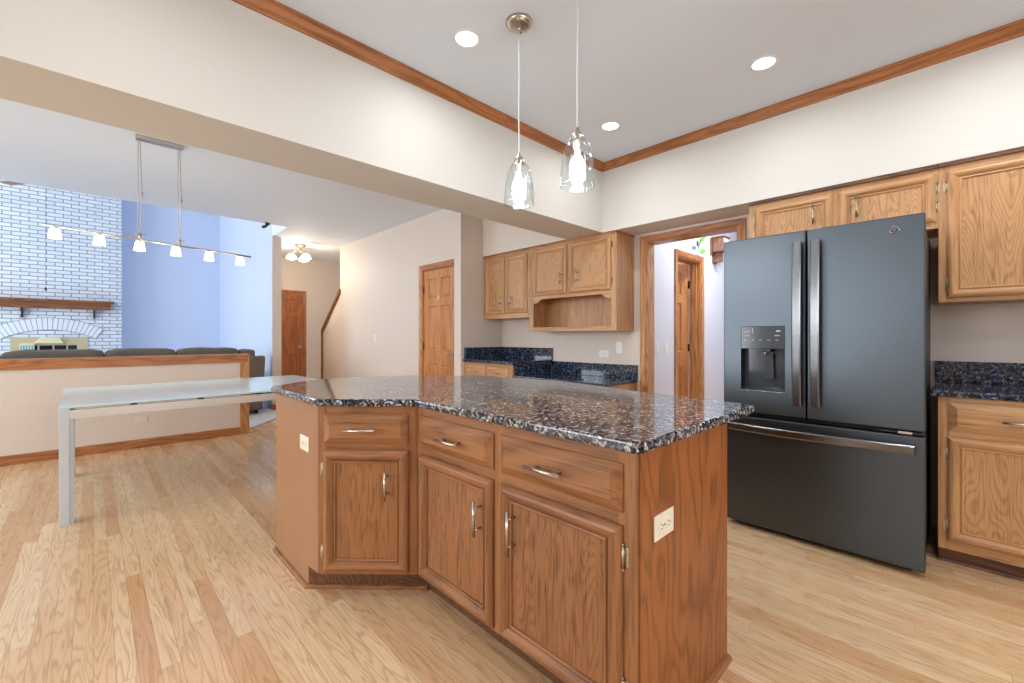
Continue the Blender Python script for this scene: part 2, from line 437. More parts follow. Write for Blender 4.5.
    def build(s, name, mats, parent=None, loc=(0, 0, 0), rotz=0, label=None):
        me = bpy.data.meshes.new(name); me.from_pydata(s.v, [], s.f)
        if not isinstance(mats, (list, tuple)): mats = [mats]
        for x in mats: me.materials.append(M[x] if isinstance(x, str) else x)
        me.polygons.foreach_set('material_index', [min(i, len(mats) - 1) for i in s.m])
        me.polygons.foreach_set('use_smooth', s.s)
        b = bmesh.new(); b.from_mesh(me); bmesh.ops.recalc_face_normals(b, faces=b.faces); b.to_mesh(me); b.free()
        me.update()
        o = bpy.data.objects.new(name, me); COL.objects.link(o)
        o.location = loc; o.rotation_euler = (0, 0, rotz)
        if parent: o.parent = parent
        if label: o['label'] = label
        return o


def thing(name, label, cat, loc=(0, 0, 0), rotz=0, group=None):
    o = bpy.data.objects.new(name, None); COL.objects.link(o)
    o.empty_display_size = 0.1
    o.location = loc; o.rotation_euler = (0, 0, rotz); o['label'] = label; o['category'] = cat
    if group: o['group'] = group
    return o


def tag(o, label, cat, group=None):
    o['label'] = label; o['category'] = cat
    if group: o['group'] = group
    return o


def struct(o, label=None, cat=None):
    o['kind'] = 'structure'
    if label: o['label'] = label
    if cat: o['category'] = cat
    return o


def dup(root, loc=None, rotz=None, label=None):
    r = root.copy(); COL.objects.link(r)
    if loc is not None: r.location = loc
    if rotz is not None: r.rotation_euler = (0, 0, rotz)
    if label: r['label'] = label
    for ch in list(root.children):
        c = ch.copy(); COL.objects.link(c); c.parent = r
        for g in list(ch.children):
            d = g.copy(); COL.objects.link(d); d.parent = c
    return r


# ------------------------------------------------------------------ the setting
CZ = 2.783        # ceilings
SZ = 2.15         # underside of beam and soffit
XW = 3.77         # wall behind the cabinets
XS = 3.44         # face of soffit
XL = -3.5         # window wall
YB = -2.6         # wall behind the camera
YF = 11.65        # far wall of the family room


def flat(name, pts, z0, z1, mat, label, cat='structure'):
    mb = MB(); mb.prism(pts, z0, z1)
    return struct(mb.build(name, mat), label, cat)


def rect(x0, y0, x1, y1): return [(x0, y0), (x1, y0), (x1, y1), (x0, y1)]


flat('floor', rect(XL - .15, YB - .15, 7.2, YF + .15), -0.1, 0.0, 'floor', 'natural oak strip floor running through kitchen and dining area', 'floor')
# ceiling slab with the two-storey family room left open
flat('ceiling', [(XL - .15, YB - .15), (7.2, YB - .15), (7.2, YF + .15), (2.185, YF + .15), (2.185, 7.64), (2.055, 7.64), (2.055, 6.85), (XL - .15, 6.85)], CZ, CZ + .2, 'ceil', 'light grey flat ceiling over kitchen, dining area and hall', 'ceiling')
flat('ceiling_family', rect(XL - .15, 6.85, 2.2, YF + .15), 5.2, 5.3, 'ceil', 'high ceiling of the two storey family room', 'ceiling')


def wall_box(name, a, b, mat, label):
    mb = MB(); mb.box(a, b); return struct(mb.build(name, mat), label, 'wall')


def holed_wall(name, plane, p0, p1, u0, u1, z0, z1, holes, mat, label):
    """wall slab in plane 'x' or 'y' from p0 to p1 thick, with rectangular holes (u0,u1,z0,z1)"""
    mb = MB()
    us = sorted(set([u0, u1] + [h[0] for h in holes] + [h[1] for h in holes])); zs = sorted(set([z0, z1] + [h[2] for h in holes] + [h[3] for h in holes]))
    for a, b in zip(us, us[1:]):
        run = None
        for c, d in zip(zs, zs[1:]):
            uc, zc = (a + b) / 2, (c + d) / 2
            if any(h[0] < uc < h[1] and h[2] < zc < h[3] for h in holes): continue
            if plane == 'x': mb.box((p0, a, c), (p1, b, d))
            else: mb.box((a, p0, c), (b, p1, d))
    bmx = bmesh.new(); me = bpy.data.meshes.new('t'); me.from_pydata(mb.v, [], mb.f); bmx.from_mesh(me)
    bmesh.ops.remove_doubles(bmx, verts=bmx.verts, dist=1e-5)
    # drop interior faces shared by two boxes
    seen = {}
    for f in bmx.faces:
        seen.setdefault(tuple(round(x, 4) for x in f.calc_center_median()), []).append(f)
    dead = [f for fs in seen.values() if len(fs) > 1 for f in fs]
    bmesh.ops.delete(bmx, geom=dead, context='FACES_ONLY')
    out = MB(); out.bm(bmx); bpy.data.meshes.remove(me)
    return struct(out.build(name, mat), label, 'wall')


# window wall at the left, wall behind the camera
holed_wall('wall_left', 'x', XL - .15, XL, YB - .15, YF + .15, 0, 5.2, [(2.8, 5.5, .05, 2.25), (.55, 2.05, .9, 2.25), (7.4, 10.6, .4, 2.8), (7.4, 10.6, 3.3, 4.9)], 'wall', 'window wall at the left of the rooms')
holed_wall('wall_back', 'y', YB - .15, YB, XL, 7.2, 0, CZ, [(-.55, 2.15, .9, 2.2)], 'wall', 'kitchen wall behind the viewer')
holed_wall('wall_right', 'x', XW, XW + .13, YB, 4.07, 0, CZ, [(1.24, 2.06, -0.001, 2.07)], 'wall', 'beige kitchen wall behind the refrigerator and cabinets')
wall_box('wall_alcove', (3.17, 4.07, 0), (XW + .13, 4.2, CZ), 'wall', 'short beige wall at the end of the built-in desk')
wall_box('wall_stub', (3.105, 4.07, 0), (3.17, 4.2, CZ), 'wall', 'narrow wall end beside the panelled closet door')
holed_wall('wall_hall', 'x', 3.17, 3.29, 4.2, 7.69, 0, CZ, [(4.27, 5.0, -0.001, 2.06)], 'wall', 'beige hall wall with the panelled closet door')
# low part of the stair wall with sloping top
mb = MB(); mb.prism([(7.69, 0), (8.48, 0), (8.48, 1.30), (7.69, 1.97)], 3.17, 3.29, f=lambda u, v, w: (w, u, v))
struct(mb.build('wall_stair', 'wall'), 'sloping knee wall beside the stairs', 'wall')
wall_box('wall_hall_far', (2.185, 9.4, 0), (7.2, 9.55, CZ), 'wall', 'beige far wall of the hall with a dark oak door')
wall_box('wall_family_right', (2.055, 7.64, 0), (2.185, YF, 5.2), 'wall_blue', 'pale blue side wall of the family room')
mb = MB(); mb.box((2.053, 7.622, 0), (2.187, 7.639, CZ)); mb.box((2.1855, 7.64, 0), (2.191, 9.4, CZ))
struct(mb.build('wall_family_end', 'wall'), 'beige end of the wall between family room and hall', 'wall')
wall_box('wall_family_far', (XL, YF, 0), (2.185, YF + .15, 5.2), 'wall_blue', 'pale blue far wall of the family room beside the fireplace')
wall_box('wall_upper', (XL, 6.75, CZ + .2), (2.185, 6.85, 5.2), 'wall', 'upper storey wall above the dining ceiling edge')
wall_box('wall_upper_right', (2.055, 6.85, CZ + .2), (2.185, 7.64, 5.2), 'wall_blue', 'upper storey wall above the hall opening')
# side hall seen through the cased opening
holed_wall('wall_side_hall', 'y', 2.1, 2.23, XW + .13, 7.2, 0, CZ, [(4.5, 5.12, -0.001, 2.045)], 'wall_cool', 'cool white wall of the side hall with a half open door')
wall_box('wall_side_near', (XW + .13, 0.75, 0), (7.2, 0.88, CZ), 'wall_cool', 'cool white wall facing the side hall door')
wall_box('wall_side_end', (7.05, 0.88, 0), (7.2, 4.07, CZ), 'wall_cool', 'end wall of the side hall')
# beam and soffit
mb = MB(); mb.prism([(XL, 2.33), (XS, 2.33), (XS, YB), (XW, YB), (XW, 2.745), (XL, 2.745)], SZ, CZ)
struct(mb.build('beam', 'wall_up'), 'dropped beige beam and cabinet soffit around the kitchen ceiling', 'beam')
wall_box('soffit_desk', (XS, 2.745, SZ + .005), (XW, 4.07, CZ), 'wall', 'beige soffit above the desk wall cabinets')
# carpet of the family room
mb = MB(); mb.prism([(XL, 6.12), (1.32, 6.12), (2.045, 6.95), (2.045, YF), (XL, YF)], 0.001, 0.018)
o = struct(mb.build('floor_carpet', 'carpet'), 'pale grey carpet of the family room', 'carpet')

# crown moulding (starts along the beam, turns at the corner, follows the soffit)
crown = [(0, 0), (0.058, 0), (0.060, -.010), (0.052, -.014), (0.047, -.014), (0.046, -.020), (0.040, -.026), (0.028, -.048), (0.020, -.055), (0.020, -.060), (0.013, -.064), (0.010, -.072), (0, -.074)]
crown = [(o * .84, z * .88) for o, z in crown]
mb2 = MB(); mb2.sweep(crown, [(XS, YB), (XS, 2.33), (XL, 2.33)], z=CZ - .0005)
# faces of the second run get the other grain direction
for i, f in enumerate(mb2.f):
    if all(abs(mb2.v[k][1] - 2.33) < .08 for k in f): mb2.m[i] = 1
struct(mb2.build('trim_1', ['trim_y', 'trim_x']), 'oak crown moulding where kitchen ceiling meets beam and soffit', 'trim')

# half wall between dining area and family room
mb = MB(); mb.box((XL, 6.0, 0), (1.345, 6.12, .93))
struct(mb.build('wall_half', 'wall'), 'beige half wall between dining area and sofa', 'wall')
mb = MB(); mb.box((XL, 5.985, .93), (1.365, 6.135, .963), bev=.004)
mb.box((XL, 5.982, .865), (1.345, 6.0, .93))
mb.box((XL, 6.12, .865), (1.345, 6.138, .93))
struct(mb.build('trim_2', 'trim_x'), 'reddish oak cap on the half wall', 'trim')
mb = MB(); mb.box((1.265, 5.982, 0), (1.345, 6.0, .865)); mb.box((1.345, 5.982, 0), (1.36, 6.138, .93))
struct(mb.build('trim_3', 'trim_z'), 'vertical oak post trim at the end of the half wall', 'trim')
base_p = [(0, 0), (.016, 0), (.016, .07), (.010, .088), (0, .09)]
mb = MB(); mb.sweep(base_p, [(1.265, 6.0), (XL, 6.0)][::1], z=0)
struct(mb.build('baseboard_half', 'trim_x'), 'oak baseboard under the half wall', 'baseboard')
mb = MB(); mb.sweep(base_p, [(3.17, 5.07), (3.17, 8.46)], z=0)
struct(mb.build('baseboard_hall', 'trim_y'), 'oak baseboard along the hall wall', 'baseboard')
mb = MB(); mb.sweep(base_p, [(2.053, 7.76), (2.053, 7.622), (2.187, 7.622), (2.187, 7.76)][::-1], z=0)
struct(mb.build('baseboard_family', 'trim_x'), 'oak baseboard around the wall end by the carpet', 'baseboard')
# trim on the sloping stair wall
mb = MB()
mb.prism([(7.66, 1.955), (8.505, 1.24), (8.505, 1.31), (7.66, 2.025)], 3.135, 3.325, f=lambda u, v, w: (w, u, v))
mb.box((3.135, 8.48, 0), (3.325, 8.505, 1.30))
struct(mb.build('trim_4', 'mantel'), 'oak cap sloping down the stair wall and its end post', 'trim')


# windows out of frame at left and behind (their grids show in reflections)
def window(n, plane, p, u0, u1, z0, z1, nx, nz, label):
    mb = MB(); t = .05

    def bar(a, b, c, d):
        if plane == 'x': mb.box((p - .04, a, c), (p + .02, b, d))
        else: mb.box((a, p - .04, c), (b, p + .02, d))
    bar(u0, u0 + t, z0, z1); bar(u1 - t, u1, z0, z1); bar(u0 + t, u1 - t, z0, z0 + t); bar(u0 + t, u1 - t, z1 - t, z1)
    for i in range(1, nx): u = u0 + (u1 - u0) * i / nx; bar(u - .012, u + .012, z0 + t, z1 - t)
    for i in range(1, nz): z = z0 + (z1 - z0) * i / nz; bar(u0 + t, u1 - t, z - .012, z + .012)
    return struct(mb.build('window_%d' % n, 'window_frame'), label, 'window')


window(1, 'x', XL - .05, 2.8, 5.5, .05, 2.25, 6, 4, 'white gridded patio door of the dining area')
window(2, 'x', XL - .05, (.55), 2.05, .9, 2.25, 4, 3, 'white gridded window at the kitchen side')
window(3, 'x', XL - .05, 7.4, 10.6, .4, 2.8, 6, 4, 'white gridded family room window')
window(4, 'x', XL - .05, 7.4, 10.6, 3.3, 4.9, 6, 3, 'white gridded upper family room window')
window(5, 'y', YB - .05, -.55, 2.15, .9, 2.2, 6, 3, 'white gridded window behind the viewer')


# ---- cased openings and doors
def casing(n, mats, label, f, w, h, t=.06, d=.018):
    """casing round an opening: u along the wall 0..w, v out of the wall, z up; f maps to world"""
    mb = MB()
    prof = [(0, 0), (0, d * .6), (t * .15, d * .75), (t * .3, d * .7), (t * .75, d), (t, d), (t, 0)]   # (across from inner edge, out)
    pts = [(0, 0), (0, h), (w, h), (w, 0)]
    # sides and head with mitres
    rings = []
    for (u, z), (du, dz) in zip(pts, [(-1, 0), (-1, 1), (1, 1), (1, 0)]):
        rings.append([f(u + du * a, o, z + dz * a) for a, o in prof])
    k = len(prof)
    b0 = len(mb.v)
    for r in rings: mb.v += r
    for i in range(3):
        a, b = b0 + i * k, b0 + (i + 1) * k
        for j in range(k):
            mb.f.append([a + j, b + j, b + (j + 1) % k, a + (j + 1) % k]); mb.m.append(1 if i == 1 else 0); mb.s.append(False)
    mb.f.append([b0 + j for j in range(k)]); mb.m.append(0); mb.s.append(False)
    mb.f.append([b0 + 3 * k + j for j in range(k)]); mb.m.append(0); mb.s.append(False)
    return struct(mb.build('trim_%d' % n, mats), label, 'trim')


# kitchen doorway to the side hall: jambs and casing
casing(5, ['trim_z', 'trim_y'], 'oak casing round the opening beside the refrigerator', lambda u, v, z: (XW - v, 2.06 - u, z), .82, 2.07, t=.055)
mb = MB(); mb.box((XW, 2.045, 0), (XW + .13, 2.06, 2.07)); mb.box((XW, 1.24, 0), (XW + .13, 1.255, 2.07)); mb.box((XW, 1.255, 2.055), (XW + .13, 2.045, 2.07), m=1)
struct(mb.build('trim_6', ['trim_z', 'trim_y']), 'oak jambs lining the opening beside the refrigerator', 'trim')


def six_panel_door(n, label, loc, rotz, w, h, mat, knob='lever', knob_side=1, hinge_side=-1, hook=False, th=.035):
    """local: x 0..w, front -y at y=0, z up"""
    root = bpy.data.objects.new('door_%d' % n, None); COL.objects.link(root); root.location = loc; root.rotation_euler = (0, 0, rotz)
    root['kind'] = 'structure'; root['label'] = label; root['category'] = 'door'
    mb = MB()
    st = .115 * w / .76; mid = .1 * w / .76
    rows = [(.24, .80), (.98, 1.56), (1.66, 1.92)] if h > 1.9 else [(.24, .8)]
    cols = [(st, w / 2 - mid / 2), (w / 2 + mid / 2, w - st)]
    xs = [0] + [c for p in cols for c in p] + [w]; zs = [0] + [c for p in rows for c in p] + [h]
    for side in (0, 1):
        y = 0 if side == 0 else th
        for i in range(len(xs) - 1):
            for j in range(len(zs) - 1):
                if i % 2 == 1 and j % 2 == 1: continue
                mb.quad([(xs[i], y, zs[j]), (xs[i + 1], y, zs[j]), (xs[i + 1], y, zs[j + 1]), (xs[i], y, zs[j + 1])])
    for (a, b) in ((0, w),):
        mb.quad([(0, 0, 0), (0, th, 0), (0, th, h), (0, 0, h)]); mb.quad([(w, 0, 0), (w, th, 0), (w, th, h), (w, 0, h)])
        mb.quad([(0, 0, 0), (w, 0, 0), (w, th, 0), (0, th, 0)]); mb.quad([(0, 0, h), (w, 0, h), (w, th, h), (0, th, h)])
    mb.build('slab', mat, root)
    prof = [(0, 0), (.012, -.012), (.018, -.012), (.045, -.003), (.048, -.003)]
    profb = [(0, -th), (.012, -th + .012), (.018, -th + .012), (.045, -th + .003)]
    for (a, b) in cols:
        for (c, d) in rows:
            p = MB(); p.rect_loft(a, b, c, d, prof, 0, 0, 0); p.rect_loft(a, b, c, d, profb, 0, 0, 0); p.build('panel', mat, root)
    kx = w - .065 if knob_side > 0 else .065
    k = MB(); k.tube([(kx, 0, .95), (kx, -.012, .95)], .027, 16); k.tube([(kx, -.012, .95), (kx, -.05, .95)], .009, 10)
    if knob == 'lever': k.tube([(kx, -.048, .95), (kx - .05 * knob_side, -.05, .952), (kx - .1 * knob_side, -.046, .948)], [.010, .009, .007], 10)
    else: k.lathe([(0.001, .0), (.02, .003), (.028, .015), (.022, .028), (.001, .032)], (kx, -.05, .935), 16)
    k.build('door_handle', 'nickel', root)
    hx = 0 if hinge_side < 0 else w
    for hz in (.25, 1.03, 1.78):
        q = MB(); q.tube([(hx, -.006, hz - .045), (hx, -.006, hz + .045)], .008, 8); q.box((hx - .012, -.002, hz - .045), (hx + .012, .001, hz + .045)); q.build('hinge', 'slot', root)
    if hook:
        q = MB(); q.tube([(w / 2, -.002, 1.66), (w / 2, -.012, 1.66)], .02, 12); q.tube([(w / 2, -.012, 1.665), (w / 2, -.03, 1.645), (w / 2, -.034, 1.665)], .006, 8); q.build('hook', 'plate_w', root, label='white stick-on hook')
    return root


# closet door in the hall wall (faces -X): local x runs to -Y
six_panel_door(1, 'six panel oak closet door beside the end of the cabinets', (3.185, 4.985, .012), -PI / 2, .70, 2.03, 'door_z', 'lever', 1, -1, True)
casing(7, ['trim_z', 'trim_y'], 'oak casing round the closet door', lambda u, v, z: (3.17 - v, 5.0 - u, z), .73, 2.06, t=.06)
mb = MB(); mb.box((3.17, 4.985, 0), (3.29, 5.0, 2.06)); mb.box((3.17, 4.27, 0), (3.29, 4.285, 2.06)); mb.box((3.17, 4.285, 2.045), (3.29, 4.985, 2.06), m=1)
struct(mb.build('trim_8', ['trim_z', 'trim_y']), 'oak jambs of the closet door', 'trim')
# hall door (faces -Y)
six_panel_door(2, 'dark oak panelled door at the far end of the hall', (2.33, 9.375, .012), 0, .76, 2.03, 'door_dk', 'knob', 1, -1, th=.02)
casing(9, ['door_dk', 'door_dk'], 'dark oak casing round the far hall door', lambda u, v, z: (2.32 + u, 9.4 - v, z), .78, 2.05, t=.06, d=.03)
# side hall door, half open into the room beyond
six_panel_door(3, 'half open glossy oak door seen through the opening beside the refrigerator', (5.105 - .59 * math.cos(R(44)), 2.235 + .59 * math.sin(R(44)), .012), R(-44), .59, 2.025, 'door_z', 'knob', -1, 1)
casing(10, ['trim_z', 'trim_x'], 'oak casing round the side hall door', lambda u, v, z: (4.5 + u, 2.1 - v, z), .62, 2.045, t=.06)
mb = MB(); mb.box((4.5, 2.1, 0), (4.515, 2.23, 2.045)); mb.box((5.105, 2.1, 0), (5.12, 2.23, 2.045)); mb.box((4.515, 2.1, 2.03), (5.105, 2.23, 2.045), m=1)
mb.box((5.09, 2.14, 0), (5.105, 2.19, 2.03)); mb.box((4.515, 2.14, 0), (4.53, 2.19, 2.03))
struct(mb.build('trim_11', ['trim_z', 'trim_x']), 'oak jambs of the side hall door', 'trim')

# ------------------------------------------------------------------ cabinet pieces
DOORP = [(0, 0), (0, .009), (.004, .015), (.012, .021), (.021, .0235), (.032, .021), (.041, .014), (.046, .0085), (.0475, .0085), (.049, .0125), (.0525, .0135), (.056, .012), (.0575, .005)]
DRAWP = [(0, 0), (0, .007), (.003, .009), (.027, .0225), (.028, .0235), (.030, .024)]


def bar_pull(x, z, L, vert, out=.02, y0=0.0):
    mb = MB(); r = .0055; y = -(y0 + .034)
    if vert:
        mb.tube([(x, y, z - L / 2), (x, y, z + L / 2)], r, 12)
        for s in (-1, 1): mb.tube([(x, -y0 + .002, z + s * L * .31), (x, y, z + s * L * .31)], .0045, 10)
    else:
        mb.tube([(x - L / 2, y, z), (x + L / 2, y, z)], r, 12)
        for s in (-1, 1): mb.tube([(x + s * L * .31, -y0 + .002, z), (x + s * L * .31, y, z)], .0045, 10)
    return mb


def hinge_mb(x, z, s):
    """face frame hinge: s is the side of the door edge the leaf lies on"""
    mb = MB()
    mb.box((x, -.003, z - .026), (x + s * .014, 0.0, z + .026), bev=.001)
    mb.tube([(x, -.008, z - .03), (x, -.008, z + .03)], .0045, 8)
    mb.lathe([(.0005, 0), (.0045, .003), (.0005, .008)], (x, -.008, z + .03), 8)
    mb.lathe([(.0005, -.008), (.0045, -.003), (.0005, 0)], (x, -.008, z - .03), 8)
    return mb


def cab_door(par, x0, x1, z0, z1, hinge, pull, mats=('oak_v', 'oak_h'), loc=(0, 0, 0), rotz=0, hz=None, prof=DOORP, L=.128, pm='nickel_z'):
    mb = MB(); mb.rect_loft(x0, x1, z0, z1, prof, cap=2)
    d = mb.build('door', list(mats) + ['isl_p' if mats[0] == 'isl_v' else 'oak_p'], par, loc, rotz)
    if pull: bar_pull(pull[0], pull[1], L, True, y0=.005).build('pull', pm, d)
    h = z1 - z0
    for z in (hz or (z0 + .085, z1 - .085)):
        x = x0 - .002 if hinge == 'L' else x1 + .002
        hinge_mb(x, z, -1 if hinge == 'L' else 1).build('hinge', 'brass', d)
    return d


def cab_drawer(par, x0, x1, z0, z1, L=.146, mats=('oak_h', 'oak_h'), loc=(0, 0, 0), rotz=0, px=None, pm='nickel'):
    mb = MB(); mb.rect_loft(x0, x1, z0, z1, DRAWP)
    d = mb.build('drawer', list(mats), par, loc, rotz)
    if L: bar_pull(px or (x0 + x1) / 2, (z0 + z1) / 2, L, False, y0=.024).build('pull', pm, d)
    return d


def face_frame(par, W, z0, z1, stiles, rails, mats=('oak_v', 'oak_h'), loc=(0, 0, 0), rotz=0, proud=.002):
    """2 mm proud frame: vertical stiles (x0,x1), horizontal rails (x0,x1,z0,z1)"""
    mb = MB()
    for a, b in stiles: mb.box((a, -proud, z0), (b, .001, z1))
    for a, b, c, d in rails: mb.box((a, -proud * .8, c), (b, .001, d), m=1)
    return mb.build('face_frame', list(mats), par, loc, rotz)


# ------------------------------------------------------------------ island
IX, IY = 1.2, 1.6
isl = thing('kitchen_island', 'angled oak kitchen island with three drawers and three doors under dark granite', 'kitchen island', (IX, IY, 0))


def L2(p): return [(x - IX, y - IY) for x, y in p]


A, B, C_, D_, E_, F_, G_ = (.722, 2.595), (.722, 1.980), (1.035, 1.667), (1.035, .589), (1.650, .589), (1.650, 1.95), (1.32, 2.612)
mb = MB(); mb.prism(L2([A, B, C_, D_, E_, F_, G_]), .112, .86)
mb.build('carcass', 'isl_v', isl)
mb = MB(); mb.prism(L2([(A[0] + .001, A[1]), (.723, 2.10), (1.115, 1.705), (1.115, .5895), E_, F_, G_]), 0.001, .112)
mb.build('toe_kick', 'kick', isl)
# end panels down to the floor
mb = MB(); mb.prism([(2.105 - IY, 0), (2.599 - IY, 0), (2.599 - IY, .86), (1.983 - IY, .86), (1.983 - IY, .112), (2.105 - IY, .10)], (.7195 - IX), .7225 - IX, f=lambda u, v, w: (w, u, v))
pl = mb.build('side_panel', 'isl_plain', isl)
mb = MB(); mb.prism([(1.04 - IX, .112), (1.115 - IX, .112), (1.115 - IX, 0), (1.655 - IX, 0), (1.655 - IX, .86), (1.04 - IX, .86)], .5835 - IY, .589 - IY, f=lambda u, v, w: (u, w, v))
pr = mb.build('end_panel', 'isl_side', isl)
shoe = [(0, 0), (.018, 0), (.017, .009), (.012, .015), (0, .018)]
for run in ([(.7195, 2.599), (.7195, 2.112), (1.115, 1.712)], [(1.115, .5835), (1.655, .5835)]):
    mb = MB(); mb.sweep(shoe, L2(run)[::-1], z=0); mb.build('shoe_moulding', 'isl_h', isl)

# front face (faces -X): local x = 1.667 - Y
fl = (1.035 - IX, 1.667 - IY, 0); fr = -PI / 2
im = ('isl_v', 'isl_h'); imh = ('isl_h', 'isl_h')
W = 1.078
face_frame(isl, W, .112, .86, [(0.008, .04), (.500, .562), (1.02, 1.078)], [(.04, .5, .812, .86), (.562, 1.02, .812, .86), (.04, .5, .645, .70), (.562, 1.02, .645, .70), (.04, .5, .112, .145), (.562, 1.02, .112, .145)], im, fl, fr)
cab_drawer(isl, .028, .511, .690, .822, .146, imh, fl, fr, px=.285)
cab_drawer(isl, .551, 1.036, .690, .822, .146, imh, fl, fr, px=.785)
cab_door(isl, .028, .511, .124, .655, 'L', (.437, .50), im, fl, fr)
cab_door(isl, .551, 1.036, .124, .655, 'R', (.615, .505), im, fl, fr, L=.15)
# angled face: local x from B towards C
al = (.722 - IX, 1.980 - IY, 0); ar = -PI / 4
W2 = .313 * 2 ** .5
face_frame(isl, W2, .112, .86, [(0.003, .035), (.388, W2 - .004)], [(.035, .388, .822, .86), (.035, .388, .655, .70), (.035, .388, .112, .145)], im, al, ar)
cab_drawer(isl, .025, .399, .694, .826, .14, imh, al, ar, px=.20)
cab_door(isl, .022, .403, .126, .664, 'L', (.305, .513), im, al, ar, L=.125)


# outlet plates that are fixed on the island
def outlet_mb(w, h, horiz, kind='outlet'):
    """plate in local x,z facing -y, centred"""
    mb = MB(); mb.box((-w / 2, -.005, -h / 2), (w / 2, 0, h / 2), bev=.002)
    if kind == 'outlet':
        for s in (-1, 1):
            cx, cz = (s * .02, 0) if horiz else (0, s * .02)
            mb.tube([(cx, -.004, cz), (cx, -.007, cz)], .0155, 16, m=0)
            for q in (-1, 1):
                if horiz: mb.box((cx - .004, -.0075, cz + q * .006 - .001), (cx + .004, -.0068, cz + q * .006 + .001), m=1)
                else: mb.box((cx + q * .006 - .001, -.0075, cz - .004), (cx + q * .006 + .001, -.0068, cz + .004), m=1)
            mb.tube([(cx + (.010 if horiz else 0), -.0068, cz - (0 if horiz else .010)), (cx + (.010 if horiz else 0), -.0075, cz - (0 if horiz else .010))], .0025, 8, m=1)
        mb.tube([(0, -.005, 0), (0, -.0062, 0)], .003, 8, m=1)
    elif kind == 'switch':
        mb.box((-.017, -.008, -.034), (.017, -.004, .034), bev=.002)
        mb.box((-.014, -.011, -.030), (.014, -.007, .004), bev=.002)
    elif kind == 'toggle2':
        for s in (-.023, .023):
            mb.box((s - .006, -.007, -.014), (s + .006, -.005, .014)); mb.box((s - .004, -.016, -.002), (s + .004, -.006, .010), bev=.001)
    return mb


outlet_mb(.115, .07, True).build('outlet', ['plate', 'slot'], isl, (1.163 - IX, .5835 - IY, .635), 0, 'ivory duplex outlet on the end panel')
outlet_mb(.115, .07, True).build('outlet', ['plate', 'slot'], isl, (.7195 - IX, 2.15 - IY, .665), -PI / 2, 'ivory outlet on the plain left panel')

# granite top: straight and angled front edges, bowed bar edge at the back
top_pts = [(.700, 2.618), (.692, 1.957), (1.000, 1.645), (1.000, .585), (1.022, .562)]
def arc(pts, n):
    """Catmull-Rom through points"""
    out = []
    for i in range(1, len(pts) - 2):
        p0, p1, p2, p3 = [Vector(p) for p in pts[i - 1:i + 3]]
        for k in range(n):
            t = k / n
            out.append(tuple(.5 * ((2 * p1) + (-p0 + p2) * t + (2 * p0 - 5 * p1 + 4 * p2 - p3) * t * t + (-p0 + 3 * p1 - 3 * p2 + p3) * t ** 3)))
    out.append(tuple(pts[-2])); return out


back = arc([(1.6, .55), (1.845, .560), (1.91, .625), (1.96, 1.09), (2.03, 1.40), (2.06, 1.72), (2.03, 2.08), (1.93, 2.32), (1.76, 2.56), (1.55, 2.74), (1.25, 2.86), (1.02, 2.865), (.74, 2.66), (.700, 2.618), (.69, 2.5)], 5)
outline = top_pts[1:] + back
mb = MB(); mb.prism(L2(outline), .862, .894, bev=.008, seg=3)
ict = mb.build('island_countertop', 'granite', None, (IX, IY, 0))
tag(ict, 'speckled blue grey granite top with a bowed back edge on the oak island', 'countertop')

# ------------------------------------------------------------------ refrigerator
fx = thing('refrigerator', 'dark slate french door refrigerator with ice dispenser between opening and oak cabinets', 'refrigerator', (2.86, 1.03, 0), -PI / 2)
FW = .922
mb = MB(); mb.box((.008, .085, .025), (FW - .008, .80, 1.735), bev=.004)
mb.build('body', 'slate_dk', fx)
mb = MB(); mb.box((.03, .10, 0.012), (FW - .03, .14, .03)); mb.box((.05, .06, .004), (.09, .12, .03)); mb.box((FW - .09, .06, .004), (FW - .05, .12, .03))
mb.build('base_grille', 'black', fx)
for x in (.07, FW - .07):
    for yy in (.16, .7): q = MB(); q.tube([(x, yy, 0), (x, yy, .026)], .018, 12); q.build('foot', 'black', fx)
z0f, z1f, z0d, z1d = .032, .682, .708, 1.765
gap = .441


def rounded_front(mb, x0, x1, z0, z1, y1, bev=.006, hole=None, m=0):
    """door slab; optional rectangular hole (x0,x1,z0,z1) left open in the front skin"""
    if not hole:
        mb.box((x0, 0, z0), (x1, y1, z1), m=m, bev=bev, seg=3); return
    b = bev
    prof = [(0, -y1), (0, -b), (b * .3, -b * .3), (b, 0)]
    mb.rect_loft(x0, x1, z0, z1, prof, m, m, None)
    mb.quad([(x0, y1, z0), (x1, y1, z0), (x1, y1, z1), (x0, y1, z1)], m)
    X = [x0 + b, hole[0], hole[1], x1 - b]; Z = [z0 + b, hole[2], hole[3], z1 - b]
    for i in range(3):
        for j in range(3):
            if i == 1 and j == 1: continue
            mb.quad([(X[i], 0, Z[j]), (X[i + 1], 0, Z[j]), (X[i + 1], 0, Z[j + 1]), (X[i], 0, Z[j + 1])], m)


H = (.102, .338, .846, 1.231)
mb = MB(); rounded_front(mb, 0, gap - .003, z0d, z1d, .075, hole=H)
dl = mb.build('fridge_door', 'slate', fx, label='left fridge door with ice and water dispenser')
mb = MB(); rounded_front(mb, gap + .003, FW, z0d, z1d, .075)
dr = mb.build('fridge_door', 'slate', fx, label='right fridge door with round emblem')
mb = MB(); rounded_front(mb, 0, FW, z0f, z1f, .075)
dz = mb.build('freezer_drawer', 'slate', fx)
